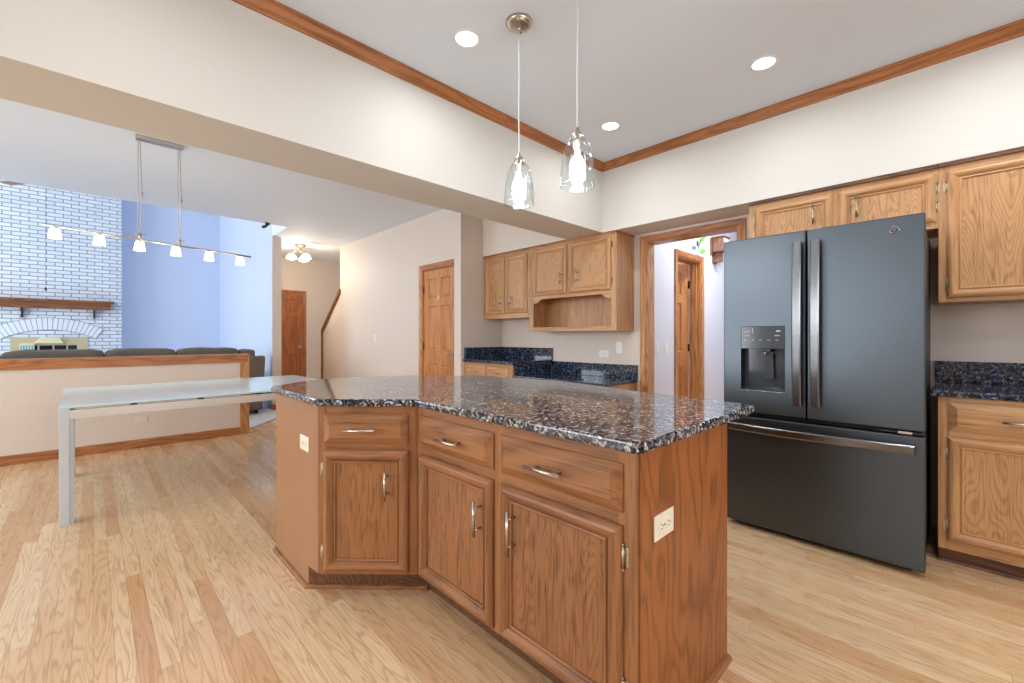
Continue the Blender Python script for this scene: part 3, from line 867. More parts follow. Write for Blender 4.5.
# dispenser: control panel above, niche below
mb = MB(); mb.box((H[0] + .001, .0015, 1.096), (H[1] - .001, .02, H[3] - .001), bev=.0015)
lg = mb
for (x, z, w, h) in [(.122, 1.196, .030, .003), (.118, 1.172, .032, .003), (.118, 1.146, .014, .004), (.165, 1.146, .010, .006), (.200, 1.146, .020, .003), (.244, 1.146, .020, .003), (.288, 1.146, .016, .003), (.292, 1.196, .022, .010), (.284, 1.172, .026, .005), (.165, 1.19, .004, .03)]:
    lg.box((x, .0006, z), (x + w, .0016, z + h), m=1)
cp = mb.build('control_panel', ['panel', 'legend'], dl)
mb = MB()
a, b, c, d = H[0] + .0005, H[1] - .0005, H[2] + .0005, 1.096; dp = .070
mb.quad([(a, 0, c), (a, dp, c + .02), (a, dp, d), (a, 0, d)], 1); mb.quad([(b, 0, c), (b, dp, c + .02), (b, dp, d), (b, 0, d)])
mb.quad([(a, dp, c + .02), (b, dp, c + .02), (b, dp, d), (a, dp, d)]); mb.quad([(a, 0, d), (b, 0, d), (b, dp, d), (a, dp, d)], 1)
mb.quad([(a, 0, c), (b, 0, c), (b, dp, c + .02), (a, dp, c + .02)])
mb.build('dispenser_niche', ['panel', 'black'], dl)
mb = MB(); mb.prism([(.222, .915), (.270, .915), (.264, 1.07), (.226, 1.07)], .045, .052, f=lambda u, v, w: (u, w, v)); mb.build('dispenser_paddle', 'slate_dk', dl)
mb = MB(); mb.box((.212, .012, 1.078), (.262, .06, 1.0955), m=0, bev=.003); mb.tube([(.226, .03, 1.08), (.226, .03, 1.062)], .007, 10, m=1); mb.build('water_spout', ['black', 'chrome'], dl)
mb = MB(); mb.box((H[0] - .004, -.003, H[2] - .012), (H[1] + .004, .004, H[2]), bev=.002); mb.build('drip_lip', 'slate_hx', dl)


def bar_handle(x, z0, z1):
    mb = MB(); n = 14; w = .0215
    pts = []
    for i in range(n + 1):
        t = i / n; z = z0 + (z1 - z0) * t
        pts.append((-.046 - .018 * math.sin(PI * t), z))
    for i in range(n):
        (y0, za), (y1, zb) = pts[i], pts[i + 1]
        t = .016
        cs = [(x - w, y0 + t), (x - w, y0 + .004), (x - w + .006, y0), (x + w - .006, y0), (x + w, y0 + .004), (x + w, y0 + t)]
        for (u0, v0), (u1, v1) in zip(cs, cs[1:] + cs[:1]):
            mb.quad([(u0, v0, za), (u1, v1, za), (u1, v1 + (y1 - y0), zb), (u0, v0 + (y1 - y0), zb)], 0)
    for z in (z0, z1):
        s = 1 if z == z0 else -1
        y = -.046
        mb.quad([(x - w, y + .016, z), (x - w, y + .004, z), (x - w + .006, y, z), (x + w - .006, y, z), (x + w, y + .004, z), (x + w, y + .016, z)])
        mb.box((x - w + .004, -.032, z + s * .01), (x + w - .004, .001, z + s * .05), bev=.003)
    return mb


bar_handle(gap - .0375, .782, 1.698).build('handle', 'slate_h', dl)
bar_handle(gap + .0475, .782, 1.698).build('handle', 'slate_h', dr)
mb = MB(); n = 24
for i in range(n):
    def P_(k):
        t = k / n; return .045 + (.885 - .045) * t, -.040 - .030 * math.sin(PI * t)
    (xa, ya), (xb, yb) = P_(i), P_(i + 1)
    zc, hh = .621, .0215
    cs = [(ya + .016, zc - hh), (ya + .004, zc - hh), (ya, zc - hh + .006), (ya, zc + hh - .006), (ya + .004, zc + hh), (ya + .016, zc + hh)]
    for (v0, w0), (v1, w1) in zip(cs, cs[1:] + cs[:1]):
        mb.quad([(xa, v0, w0), (xa, v1, w1), (xb, v1 + yb - ya, w1), (xb, v0 + yb - ya, w0)])
for x, s in ((.045, 1), (.885, -1)):
    mb.quad([(x, -.024, .5995), (x, -.036, .5995), (x, -.04, .6055), (x, -.04, .6365), (x, -.036, .6425), (x, -.024, .6425)])
    mb.box((x + s * .008, -.03, .605), (x + s * .05, .001, .637), bev=.003)
mb.build('handle', 'slate_hx', dz)
# hinge covers and a small bright hinge at the lower right
for x in (.01, FW - .10): mb = MB(); mb.box((x, .08, 1.7355), (x + .09, .2, 1.757), bev=.004); mb.build('hinge_cover', 'slate_dk', fx)
mb = MB(); mb.box((FW - .17, .012, .690), (FW - .012, .06, .700), m=0); mb.box((FW - .10, .006, .688), (FW - .045, .03, .701), m=1, bev=.002); mb.build('door_hinge', ['slate_dk', 'chrome'], fx)
# round emblem: ring with scripted monogram strokes
em = MB(); ex, ez = 1.03 - .219, 1.698
em.tube([(ex, .001, ez), (ex, -.004, ez)], .0195, 28, m=0)
ring = [(ex + .017 * math.cos(a), -.0045, ez + .017 * math.sin(a)) for a in [2 * PI * i / 24 for i in range(25)]]
em.tube(ring, .0012, 6, m=1)
g = [(-.001, .007), (-.004, .009), (-.008, .006), (-.009, 0), (-.007, -.006), (-.003, -.007), (-.001, -.003), (-.001, .001), (-.004, .001), (.001, .0025), (.003, .003)]
e_ = [(.008, .006), (.005, .008), (.002, .006), (.004, .002), (.006, .001), (.003, 0), (.001, -.004), (.004, -.007), (.008, -.005), (.010, -.002)]
for st_ in (g, e_): em.tube([(ex + x, -.0048, ez + z) for x, z in st_], .0009, 6, m=1)
for i in range(4):
    a = PI / 4 + i * PI / 2
    em.tube([(ex + .0125 * math.cos(a - .5), -.0046, ez + .0125 * math.sin(a - .5)), (ex + .015 * math.cos(a), -.0046, ez + .015 * math.sin(a)), (ex + .0125 * math.cos(a + .5), -.0046, ez + .0125 * math.sin(a + .5))], .0008, 6, m=1)
em.build('emblem', ['slate_dk', 'chrome'], dr)

# ------------------------------------------------------------------ cabinets on the refrigerator wall
TRIM = [(0, 0), (.012, 0), (.014, .008), (.020, .014), (.020, .026), (0, .026)]


def wall_cab(name, label, Yleft, w, z0, z1=2.148, depth=.31, x=3.46):
    t = thing(name, label, 'cabinet', (x, Yleft, z0), -PI / 2)
    return t


h = SZ - .002
# over the refrigerator
z0 = 1.785
t = thing('wall_cabinet', 'short two door oak wall cabinet above the refrigerator', 'cabinet', (3.45, 1.062, z0), -PI / 2)
W = .985; Hh = h - z0
mb = MB(); mb.box((0, 0, 0), (W, .318, Hh)); mb.build('carcass', 'oak_v', t)
face_frame(t, W, 0, Hh - .025, [(0, .045), (.49, .54), (W - .03, W)], [(.045, .49, 0, .05), (.54, W - .03, 0, .05), (.045, .49, Hh - .06, Hh - .025), (.54, W - .03, Hh - .06, Hh - .025)], loc=(0, 0, 0))
cab_door(t, .040, .498, .036, Hh - .052, 'L', (.395, .19), L=.128)
cab_door(t, .532, .976, .036, Hh - .052, 'R', (.623, .19), L=.128)
mb = MB(); mb.box((0, -.02, Hh - .025), (W, .0, Hh - .001), bev=.003); mb.build('top_trim', 'kick', t)
# tall one at the right
z0 = 1.362
t = thing('wall_cabinet', 'oak wall cabinet right of the refrigerator, cut by the photo edge', 'cabinet', (3.45, .076, z0), -PI / 2)
W = .80; Hh = h - z0
mb = MB(); mb.box((0.0005, 0, 0), (W, .318, Hh)); mb.build('carcass', 'oak_v', t)
face_frame(t, W, 0, Hh - .025, [(0, .045), (W - .045, W)], [(.045, W - .045, 0, .04), (.045, W - .045, Hh - .06, Hh - .025)])
cab_door(t, .034, .766 / 2 + .01, .022, Hh - .052, 'L', (.345, .12), L=.128)
cab_door(t, .766 / 2 + .02, .766, .022, Hh - .052, 'R', (.43, .12), L=.128)
mb = MB(); mb.box((0, -.02, Hh - .025), (W, .0, Hh - .001), bev=.003); mb.build('top_trim', 'kick', t)
# base cabinet at the right
t = thing('base_cabinet', 'oak base cabinet with drawer and door right of the refrigerator', 'cabinet', (3.145, .071, 0), -PI / 2)
W = 1.2
mb = MB(); mb.box((0, 0, .08), (W, .62, .86)); mb.build('carcass', 'oak_v', t)
mb = MB(); mb.box((.0, .055, .002), (W, .61, .08)); mb.build('toe_kick', 'kick', t)
mb = MB(); mb.sweep(shoe, [(W, .055), (0, .055)], z=0); mb.build('shoe_moulding', 'kick', t)
face_frame(t, W, .08, .86, [(0, .045), (.54, .60), (W - .045, W)], [(.045, .54, .835, .86), (.045, .54, .645, .69), (.045, .54, .08, .13), (.6, W - .045, .835, .86), (.6, W - .045, .645, .69), (.6, W - .045, .08, .13)])
cab_drawer(t, .040, .55, .688, .833, .146, px=.29)
cab_drawer(t, .592, 1.165, .688, .833, .146)
cab_door(t, .034, .55, .128, .658, 'L', (.49, .5), hz=(.2, .565))
cab_door(t, .592, 1.165, .128, .658, 'R', (.65, .5), hz=(.2, .565))
# its worktop
t = thing('countertop', 'dark blue granite worktop and splash right of the refrigerator', 'countertop', (3.11, .098, .861), -PI / 2)
mb = MB(); mb.box((0, 0, 0), (1.25, .656, .032), bev=.007, seg=3); mb.build('slab', 'granite_dk', t)
mb = MB(); mb.box((0, .636, .0325), (1.25, .657, .158), bev=.002); mb.build('backsplash', 'granite_dk', t)

# ------------------------------------------------------------------ desk corner
# two door cabinet and the cabinet with open shelf
z0 = 1.386
t = thing('wall_cabinet', 'narrow two door oak wall cabinet in the corner over the tall counter', 'cabinet', (3.465, 4.062, z0), -PI / 2)
W = .765; Hh = h - z0
mb = MB(); mb.box((0, 0, 0), (W, .30, Hh)); mb.build('carcass', 'oak_v', t)
face_frame(t, W, 0, Hh - .02, [(0, .04), (W - .035, W)], [(.04, W - .035, 0, .05), (.04, W - .035, Hh - .05, Hh - .02)])
cab_door(t, .035, .372, .052, Hh - .045, 'L', (.31, .215), L=.11)
cab_door(t, .380, .735, .052, Hh - .045, 'R', (.475, .205), L=.11)
mb = MB(); mb.box((0, -.012, Hh - .02), (W, .0, Hh - .001)); mb.build('top_trim', 'trim_x', t)

z0 = 1.226
t = thing('wall_cabinet', 'oak wall cabinet with arched open shelf under two doors above the desk', 'cabinet', (3.46, 3.294, z0), -PI / 2)
W = 1.108; Hh = h - z0; ZO, ZA = .045, .345     # opening of the shelf
DP = .305
mb = MB()
mb.box((0, 0, 0), (.019, DP, Hh)); mb.box((W - .019, 0, 0), (W, DP, Hh)); mb.box((.019, 0.002, 0), (W - .019, DP, .02)); mb.box((.019, 0.002, ZA + .03), (W - .019, DP, ZA + .05))
mb.box((.019, DP - .012, .02), (W - .019, DP, Hh)); mb.box((.019, 0.0, ZA + .05), (W - .019, DP - .012, Hh))
mb.build('carcass', 'oak_v', t)
# face frame with scalloped valance
ff = MB()
ff.box((0, -.003, 0), (.065, .001, Hh - .02)); ff.box((W - .055, -.003, 0), (W, .001, Hh - .02)); ff.box((.065, -.0025, 0), (W - .055, .001, ZO), m=1)
ff.box((.065, -.0025, Hh - .045), (W - .055, .001, Hh - .02), m=1); ff.box((.535, -.0025, .36), (.59, .001, Hh - .045))
xl, xr = .065, W - .055
val = [(xl, .395), (xl, .305), (xl + .045, .305)]
for i in range(1, 7):
    q = i / 6; val.append((xl + .045 + .075 * q, .305 + .042 * (0.5 - .5 * math.cos(PI * q))))
for i in range(0, 6):
    q = i / 6; val.append((xr - .12 + .075 * q, .347 - .042 * (0.5 - .5 * math.cos(PI * q))))
val += [(xr - .045, .305), (xr, .305), (xr, .395)]
ff.prism(val, -.0028, .016, m=1, f=lambda u, v, w: (u, w, v))
ff.build('face_frame', ['oak_v', 'oak_h'], t)
cab_door(t, .062, .530, .382, Hh - .035, 'L', (.456, .545), L=.12)
cab_door(t, .556, 1.052, .382, Hh - .035, 'R', (.665, .545), L=.12)
mb = MB(); mb.box((0, -.012, Hh - .02), (W + .008, .0, Hh - .001)); mb.box((W, -.012, Hh - .02), (W + .01, DP, Hh - .001)); mb.build('top_trim', 'trim_x', t)

# tall counter base with two drawers
t = thing('base_cabinet', 'oak base cabinet with two small drawers in the alcove corner', 'cabinet', (3.16, 4.065, 0), -PI / 2)
W = .815
mb = MB(); mb.box((0, 0, .1), (W, .60, .875)); mb.build('carcass', 'oak_v', t)
mb = MB(); mb.box((0, .06, .002), (W - .002, .6, .1)); mb.build('toe_kick', 'kick', t)
face_frame(t, W, .1, .875, [(0, .05), (.385, .42), (W - .06, W)], [(.05, .385, .85, .875), (.42, W - .06, .85, .875), (.05, .385, .66, .70), (.42, W - .06, .66, .70)])
cab_drawer(t, .045, .378, .705, .853, .10, pm='brass')
cab_drawer(t, .414, .757, .705, .853, .10, pm='brass')
cab_door(t, .045, .378, .13, .665, 'L', (.32, .52))
cab_door(t, .414, .757, .13, .665, 'R', (.47, .52))
t = thing('countertop', 'dark granite counter with splash above the two small alcove drawers', 'countertop', (3.13, 4.066, .876), -PI / 2)
mb = MB(); mb.box((0, 0, 0), (.845, .637, .032), bev=.006, seg=3); mb.build('slab', 'granite_dk', t)
mb = MB(); mb.box((0, .615, .0325), (.849, .637, .166), bev=.002); mb.box((0, .02, .0325), (.02, .6145, .166), bev=.002); mb.build('backsplash', 'granite_dk', t)
# desk
t = thing('desk_base', 'oak built-in desk base under the low granite top', 'desk', (3.19, 3.245, 0), -PI / 2)
mb = MB(); mb.box((.66, 0, .002), (1.095, .57, .728)); mb.build('pedestal', 'oak_v', t)
mb = MB(); mb.box((.002, .0, .60), (.66, .02, .728)); mb.build('apron', 'oak_h', t)
cab_drawer(t, .69, 1.07, .55, .70, .10); cab_drawer(t, .69, 1.07, .33, .53, .10); cab_drawer(t, .69, 1.07, .1, .31, .10)
t = thing('countertop', 'low dark granite desk top and splash under the open shelf cabinet', 'countertop', (3.155, 3.244, .73), -PI / 2)
mb = MB(); mb.box((0.001, 0, 0), (1.10, .612, .032), bev=.006, seg=3); mb.build('slab', 'granite_dk', t)
mb = MB(); mb.box((0.027, .593, .0325), (1.10, .613, .165), bev=.002); mb.box((0.001, .02, .0325), (.018, .5925, .142), bev=.002); mb.build('backsplash', 'granite_dk', t)


# ------------------------------------------------------------------ plates on the walls
def plate(kind, w, h, horiz, loc, rotz, label, cat, mats=('plate_w', 'slot')):
    n = {'outlet': 'wall_outlet', 'switch': 'light_switch', 'toggle2': 'light_switch'}[kind]
    return tag(outlet_mb(w, h, horiz, kind).build(n, list(mats), None, loc, rotz), label, cat)


plate('outlet', .115, .07, True, (XW, 2.53, .995), -PI / 2, 'white sideways outlet on the wall just above the desk splash', 'outlet')
plate('switch', .07, .115, False, (XW, 2.35, 1.062), -PI / 2, 'white light switch on the wall right of the desk outlet', 'light switch')
plate('outlet', .115, .07, True, (.355, 6.0, .30), 0, 'pale sideways outlet low on the half wall behind the table', 'outlet', ('plate_p', 'plate_p'))
plate('switch', .07, .115, False, (4.245, 2.1, 1.05), 0, 'white rocker switch beside the half open side hall door', 'light switch')
plate('switch', .07, .115, False, (4.05, 2.1, 1.07), 0, 'white switch partly hidden by the casing of the opening', 'light switch')
plate('switch', .07, .115, False, (3.17, 6.35, 1.15), -PI / 2, 'pale light switch on the bare hall wall', 'light switch', ('plate', 'slot'))
plate('switch', .05, .09, False, (2.055, 7.78, 1.2), -PI / 2, 'tiny pale switch on the blue wall by its end', 'light switch', ('plate_w', 'slot'))

# ------------------------------------------------------------------ plant sprig and wooden box beyond the opening
t = thing('plant_sprig', 'small green leafy sprig above the side hall door', 'plant', (4.98, 2.075, 2.112))
st = MB(); st.tube([(0, 0, 0), (-.01, -.01, .06), (.0, -.012, .12), (.03, -.02, .19)], .004, 6); st.tube([(-.01, -.01, .06), (-.05, -.02, .12)], .003, 6); st.tube([(0, 0, .02), (.04, -.01, .04)], .003, 6); st.build('stem', 'stem', t)


def leaf(c, L, w, tilt, rot, mat):
    mb = MB(); n = 8; rows = []
    Mx = Matrix.Translation(c) @ Matrix.Rotation(rot, 4, 'Y') @ Matrix.Rotation(tilt, 4, 'X')
    for i in range(n + 1):
        q = i / n; hw = w * math.sin(PI * min(1, q * .97 + .02)) ** .7; z = L * q - L * .1
        rows.append([Mx @ Vector((s * hw, -.006 * abs(s) + .004 * math.sin(PI * q), z)) for s in (-1, 0, 1)])
    for a, b in zip(rows, rows[1:]):
        for k in range(2): mb.quad([a[k], a[k + 1], b[k + 1], b[k]], 0, True)
    mb.build('leaf', mat, t)


leaf((.03, -.025, .155), .11, .038, .35, R(25), 'leaf'); leaf((-.01, -.02, .10), .09, .034, .4, R(-20), 'leaf')
leaf((-.05, -.015, .10), .08, .03, .3, R(-60), 'leaf_dk'); leaf((.03, -.012, .03), .09, .03, .4, R(75), 'leaf')
t = thing('wall_box', 'stepped brown wooden wall box with a pale front beside the leafy sprig', 'wall box', (5.50, 2.1, 2.07), 0)
mb = MB(); mb.box((-.11, -.018, .10), (.10, 0, .30), bev=.003); mb.box((-.05, -.018, 0), (.06, 0, .10), bev=.003); mb.build('backboard', 'plaque', t)
mb = MB(); mb.box((-.09, -.15, .13), (.09, -.018, .30), bev=.004); mb.box((-.105, -.165, .30), (.105, -.01, .315), bev=.003); mb.build('upper_box', 'plaque', t)
mb = MB(); mb.box((-.035, -.10, .015), (.045, -.018, .13), bev=.004); mb.build('lower_box', 'plaque', t)
mb = MB(); mb.box((.0905, -.14, .145), (.094, -.03, .285)); mb.box((-.075, -.153, .145), (.075, -.1505, .285)); mb.build('pale_front', 'plate_w', t)

# ------------------------------------------------------------------ pendants and ceiling lights
t = pend = thing('pendant_light', 'clear glass bell pendant with visible canopy, left and farther of two over the island', 'pendant light', (1.571, 1.569, CZ), 0, 'pendants over the island')
mb = MB(); mb.lathe([(.001, -.024), (.045, -.024), (.060, -.020), (.066, -.012), (.068, 0), (.001, 0)], n=36); mb.tube([(0, 0, -.024), (0, 0, -.045)], [.011, .008], 12)
for a in (.6, .6 + PI): mb.tube([(.04 * math.cos(a), .04 * math.sin(a), -.022), (.04 * math.cos(a), .04 * math.sin(a), -.0265)], .004, 8, m=1)
mb.build('canopy', ['nickel', 'slot'], t)
mb = MB(); mb.tube([(0, 0, -.04), (.002, 0, -.25), (-.002, .001, -.45), (0, 0, -.68)], .0035, 8); mb.build('cord', 'cord', t)
ZT = -.722   # top of the shade
mb = MB(); mb.lathe([(.001, .05), (.006, .05), (.009, .035), (.022, .022), (.026, .010), (.026, -.006), (.020, -.010), (.018, -.05), (.001, -.05)], (0, 0, ZT), 24)
for k in range(3):
    a = k * 2 * PI / 3; mb.tube([(.026 * math.cos(a), .026 * math.sin(a), ZT + .002), (.036 * math.cos(a), .036 * math.sin(a), ZT + .002)], .004, 8)
mb.build('socket', 'nickel_z', t)
mb = MB(); outer = [(.024, 0), (.036, -.004), (.050, -.022), (.061, -.05), (.069, -.09), (.075, -.13), (.078, -.172), (.0785, -.213)]
inner = [(r - .003, z) for r, z in outer][::-1]
mb.lathe(outer + [(.077, -.216)] + inner, (0, 0, ZT - .002), 40); sh = mb.build('shade', 'glass', t)
mb = MB(); mb.lathe([(.010, 0), (.011, -.026), (.020, -.042), (.031, -.058), (.036, -.078), (.033, -.096), (.024, -.109), (.010, -.116), (.001, -.117)], (0, 0, ZT - .045), 24); mb.build('bulb', 'bulb', t)
dup(pend, (1.571, 1.196, CZ), 0, 'clear glass bell pendant hanging nearer and right over the island, its canopy cut off above')
for i, y in enumerate((1.569, 1.196)):
    d = bpy.data.lights.new('pendant_lamp', 'POINT'); d.energy = 6; d.color = (.93, .97, 1); d.shadow_soft_size = .05
    o = bpy.data.objects.new('pendant_lamp', d); COL.objects.link(o); o.location = (1.571, y, CZ + ZT - .29)

rl = thing('recessed_light', 'round recessed ceiling light at left, nearest the beam and the pendant canopy', 'ceiling light', (1.451, 1.85, CZ), 0, 'recessed kitchen lights')
mb = MB(); mb.lathe([(.058, -.001), (.072, -.001), (.077, -.004), (.074, -.007), (.060, -.006), (.058, -.001)], n=36); mb.build('trim_ring', 'white', rl)
mb = MB(); mb.lathe([(.001, -.003), (.059, -.003)], n=36); mb.build('lens', 'led', rl)
spots = [((2.838, .797), 'round recessed ceiling light at right, toward the refrigerator'), ((2.841, 1.85), 'round recessed ceiling light near the corner where crown mouldings meet'), ((1.42, -.2), 'recessed ceiling light behind the viewer on the island side'), ((2.78, -.2), 'recessed ceiling light out of view on the cabinet side'), ((.05, 1.45), 'recessed ceiling light out of view above the viewer')]
for (x, y), lb in spots: dup(rl, (x, y, CZ), 0, lb)
for (x, y) in [(1.451, 1.85)] + [s_[0] for s_ in spots]:
    area('recessed_lamp', (x, y, CZ - .012), (0, 0, 0), .11, .11, 9.5 if y < 0 else 9 if x < 1 else 5.5, (.96, .98, 1.0), 'DISK', 165)

# bar light over the table
BY = 4.58
t = thing('bar_light', 'suspended nickel bar light with six small glass shades over the dining table', 'bar light', (.395, BY, CZ))
mb = MB(); mb.box((-.155, -.035, -.03), (.155, .035, 0), bev=.004); mb.build('canopy', 'nickel', t)
zb0, zb1 = 1.975 - CZ, 1.912 - CZ; xb0, xb1 = -.66, .66
def zb(x): return zb0 + (zb1 - zb0) * (x - xb0) / (xb1 - xb0)
mb = MB(); mb.tube([(xb0, 0, zb(xb0)), (xb1, 0, zb(xb1))], .008, 10); mb.build('bar', 'nickel', t)
for x in (-.125, .130):
    mb = MB(); mb.tube([(x, .004, -.03), (x + .012, .004, -.45), (x + .002, .004, zb(x) + .03)], .0028, 6); mb.tube([(x - .012, -.004, -.03), (x - .012, -.004, zb(x) + .02)], .0022, 6)
    mb.tube([(x + .012, .004, -.45), (x + .012, .004, -.48)], .008, 8)
    mb.tube([(x, 0, zb(x)), (x, 0, zb(x) + .05)], .011, 10)
    mb.tube([(x - .035, 0, zb(x) + .045), (x + .035, 0, zb(x) + .045)], .003, 6)
    mb.build('suspension_cable', 'nickel_z', t)
for x in (-.597, -.362, -.128, .104, .335, .570):
    z = zb(x)
    mb = MB(); mb.tube([(x, 0, z - .002), (x, 0, z - .018)], .013, 10); k = mb.build('lamp_holder', 'nickel_z', t)
    mb = MB(); mb.lathe([(.001, -.016), (.024, -.016), (.028, -.026), (.037, -.088), (.035, -.088), (.026, -.028), (.001, -.022)], (x, 0, z), 20); mb.build('glass_shade', 'frost', k)
for x in (-.45, .0, .45):
    d = bpy.data.lights.new('bar_lamp', 'POINT'); d.energy = 2.5; d.color = (1, .9, .78); d.shadow_soft_size = .05
    o = bpy.data.objects.new('bar_lamp', d); COL.objects.link(o); o.location = (.395 + x, BY, CZ + zb(x) - .14)

# hall light
t = thing('hall_ceiling_light', 'flush brass hall ceiling light with three glass bowls', 'ceiling light', (2.60, 8.0, CZ))
mb = MB(); mb.lathe([(.001, -.05), (.05, -.05), (.09, -.02), (.10, 0), (.001, 0)], n=28); mb.tube([(0, 0, -.05), (0, 0, -.12)], .018, 12); mb.build('canopy', 'brass', t)
for k in range(3):
    a = R(-70) + k * 2 * PI / 3; cx, cy = .14 * math.cos(a), .14 * math.sin(a)
    mb = MB(); mb.tube([(0, 0, -.09), (cx * .5, cy * .5, -.11), (cx, cy, -.17)], .008, 8); ar_ = mb.build('arm', 'brass', t)
    mb = MB(); mb.lathe([(.001, 0), (.035, -.004), (.07, -.035), (.082, -.075), (.085, -.088), (.08, -.088), (.055, -.05), (.001, -.03)], (cx, cy, -.17), 24); mb.lathe([(.001, -.04), (.03, -.06), (.034, -.09), (.02, -.115), (.001, -.12)], (cx, cy, -.17), 16); mb.build('glass_bowl', 'bowl', ar_)
d = bpy.data.lights.new('hall_lamp', 'POINT'); d.energy = 32; d.color = (1, .82, .60); d.shadow_soft_size = .12
o = bpy.data.objects.new('hall_lamp', d); COL.objects.link(o); o.location = (2.60, 8.0, 2.38)
area('side_hall_fill', (5.0, 1.4, CZ - .02), (0, 0, 0), .3, .3, 40, (.90, .94, 1.0), 'DISK')  # added fill light that brightens the side hall, no fixture here
area('side_room_fill', (5.2, 3.2, CZ - .02), (0, 0, 0), .3, .3, 50, (1, .95, .9), 'DISK')  # unseen light added so the room behind the door is not dark

# ------------------------------------------------------------------ dining table
TX0, TX1, TY0, TY1 = -.152, 1.66, 3.835, 5.19
t = thing('dining_table', 'long white extension table with pale glass top and square legs', 'table', (-.152 + .906 * math.cos(R(1.05)) - .6775 * math.sin(R(1.05)), 3.835 + .906 * math.sin(R(1.05)) + .6775 * math.cos(R(1.05)), 0), R(1.05))
cx, cy = (TX0 + TX1) / 2, (TY0 + TY1) / 2
hx, hy = (TX1 - TX0) / 2, (TY1 - TY0) / 2
SX = 1.08 - cx
mb = MB(); mb.box((-hx, -hy, .724), (SX - .001, hy, .737), bev=.0015); mb.build('glass_top', ['tglass'], t)
mb = MB(); mb.box((SX + .001, -hy, .724), (hx, hy, .737), bev=.0015); mb.build('extension_leaf', ['tglass'], t)
mb = MB()
for x in (-hx + .35, -hx + .72, -hx + 1.1, hx - .3):
    for y in (-hy + .012, hy - .05): mb.box((x - .018, y, .711), (x + .018, y + .03, .724))
mb.box((-hx + .05, -hy + .09, .712), (hx - .05, hy - .09, .7235))  # dark sheet standing in for the shadow between glass and rails
mb.build('pads_and_gap_shade', 'slot', t)
mb = MB()
for y in (-hy, hy - .04): mb.box((-hx + .045, y + .002, .655), (hx - .045, y + .038, .711), bev=.002); mb.box((-hx + .045, y - .001 if y < 0 else y + .034, .667), (hx - .045, y + .006 if y < 0 else y + .041, .684))
for x in (-hx, hx - .04): mb.box((x + .002, -hy + .07, .655), (x + .038, hy - .07, .711), bev=.002)
mb.build('rail', 'tmetal2', t)
for sx in (0, 1):
    for sy in (0, 1):
        x0 = -hx if sx == 0 else hx - .046; y0 = -hy if sy == 0 else hy - .08
        mb = MB(); mb.box((x0, y0, 0), (x0 + .046, y0 + .08, .7235), bev=.002)
        x1 = x0 + .046 if sx == 0 else x0 - .02
        mb.box((x1, y0 + .014, 0), (x1 + .02, y0 + .066, .7), bev=.001); mb.build('leg', 'tmetal', t)

# ------------------------------------------------------------------ sofa behind the half wall
SXL, SXR, SYB = -2.15, 1.86, 7.28
t = thing('sofa', 'dark grey brown fabric sofa showing its back cushions above the half wall', 'sofa', ((SXL + SXR) / 2, SYB + .48, .018))
hw = (SXR - SXL) / 2
mb = MB(); mb.prism([(-hw + .03, .06), (hw - .03, .06), (hw + .005, .84), (hw - .01, .865), (-hw + .01, .865), (-hw - .005, .84)], -.48, -.26, f=lambda u, v, w: (u, w + (v - .06) * -.03, v), bev=.02, seg=3)
mb.build('back', 'sofa', t)
mb = MB(); mb.box((-hw + .22, -.27, .08), (hw - .22, .45, .42), bev=.04, seg=3); mb.build('base', 'sofa', t)
for s in (-1, 1):
    mb = MB(); x = s * (hw - .1); mb.box((x - .11, -.30, .06), (x + .11, .46, .62), bev=.05, seg=4); mb.build('arm', 'sofa', t)
edges = [1.58, .83, .11, -.76, -1.9]


def cushion(x0, x1, y0, y1, z0, z1, puff, parent, name, seed):
    b = bmesh.new(); bmesh.ops.create_cube(b, size=1)
    bmesh.ops.subdivide_edges(b, edges=b.edges[:], cuts=7, use_grid_fill=True)
    for v in b.verts:
        c = v.co * 2; k = 1.0
        u = Vector((c.x, c.y, c.z))
        for ax in range(3):
            o1, o2 = [a for a in range(3) if a != ax]
            if abs(abs(u[ax]) - 1) < 1e-4: v.co[ax] += .5 * math.copysign(puff * (1 - u[o1] ** 2) * (1 - u[o2] ** 2), u[ax])
        rr = .86 if True else 1
        q = Vector(u); e = (abs(u.x) ** 16 + abs(u.y) ** 16 + abs(u.z) ** 16) ** (1 / 16)
        v.co *= 1 / max(1, e) if e > 0 else 1
        v.co += Vector((noise.noise(Vector((c.x * 2 + seed, c.y, c.z))), noise.noise(Vector((c.y + seed, c.x * 2, 3))), noise.noise(Vector((c.z, c.x * 2 + seed, 5))))) * .03
        v.co = Vector(((x0 + x1) / 2 + v.co.x * (x1 - x0), (y0 + y1) / 2 + v.co.y * (y1 - y0), (z0 + z1) / 2 + v.co.z * (z1 - z0)))
    bmesh.ops.smooth_vert(b, verts=b.verts, factor=.5, use_axis_x=True, use_axis_y=True, use_axis_z=True)
    mb = MB(); mb.bm(b, 0, True); return mb.build(name, 'sofa', parent)


for i in range(4):
    cw = edges[i] - edges[i + 1]
    x0 = edges[i + 1] - (SXL + SXR) / 2
    cushion(x0, x0 + cw - .004, -.26, .02, .44, .99, .03, t, 'back_cushion', i * 3.1)
    cushion(x0 + .03, x0 + cw - .01, -.2, .47, .40, .54, .2, t, 'seat_cushion', i * 5.7)
cushion(hw - .275, hw - .06, -.22, .05, .60, .95, .1, t, 'side_cushion', 9.3)
for s in (-1, 1):
    for y in (-.42, .4):
        q = MB(); x = s * (hw - .1); q.tube([(x, y, 0), (x, y, .08)], [.02, .03], 10); q.build('foot', 'slot', t)

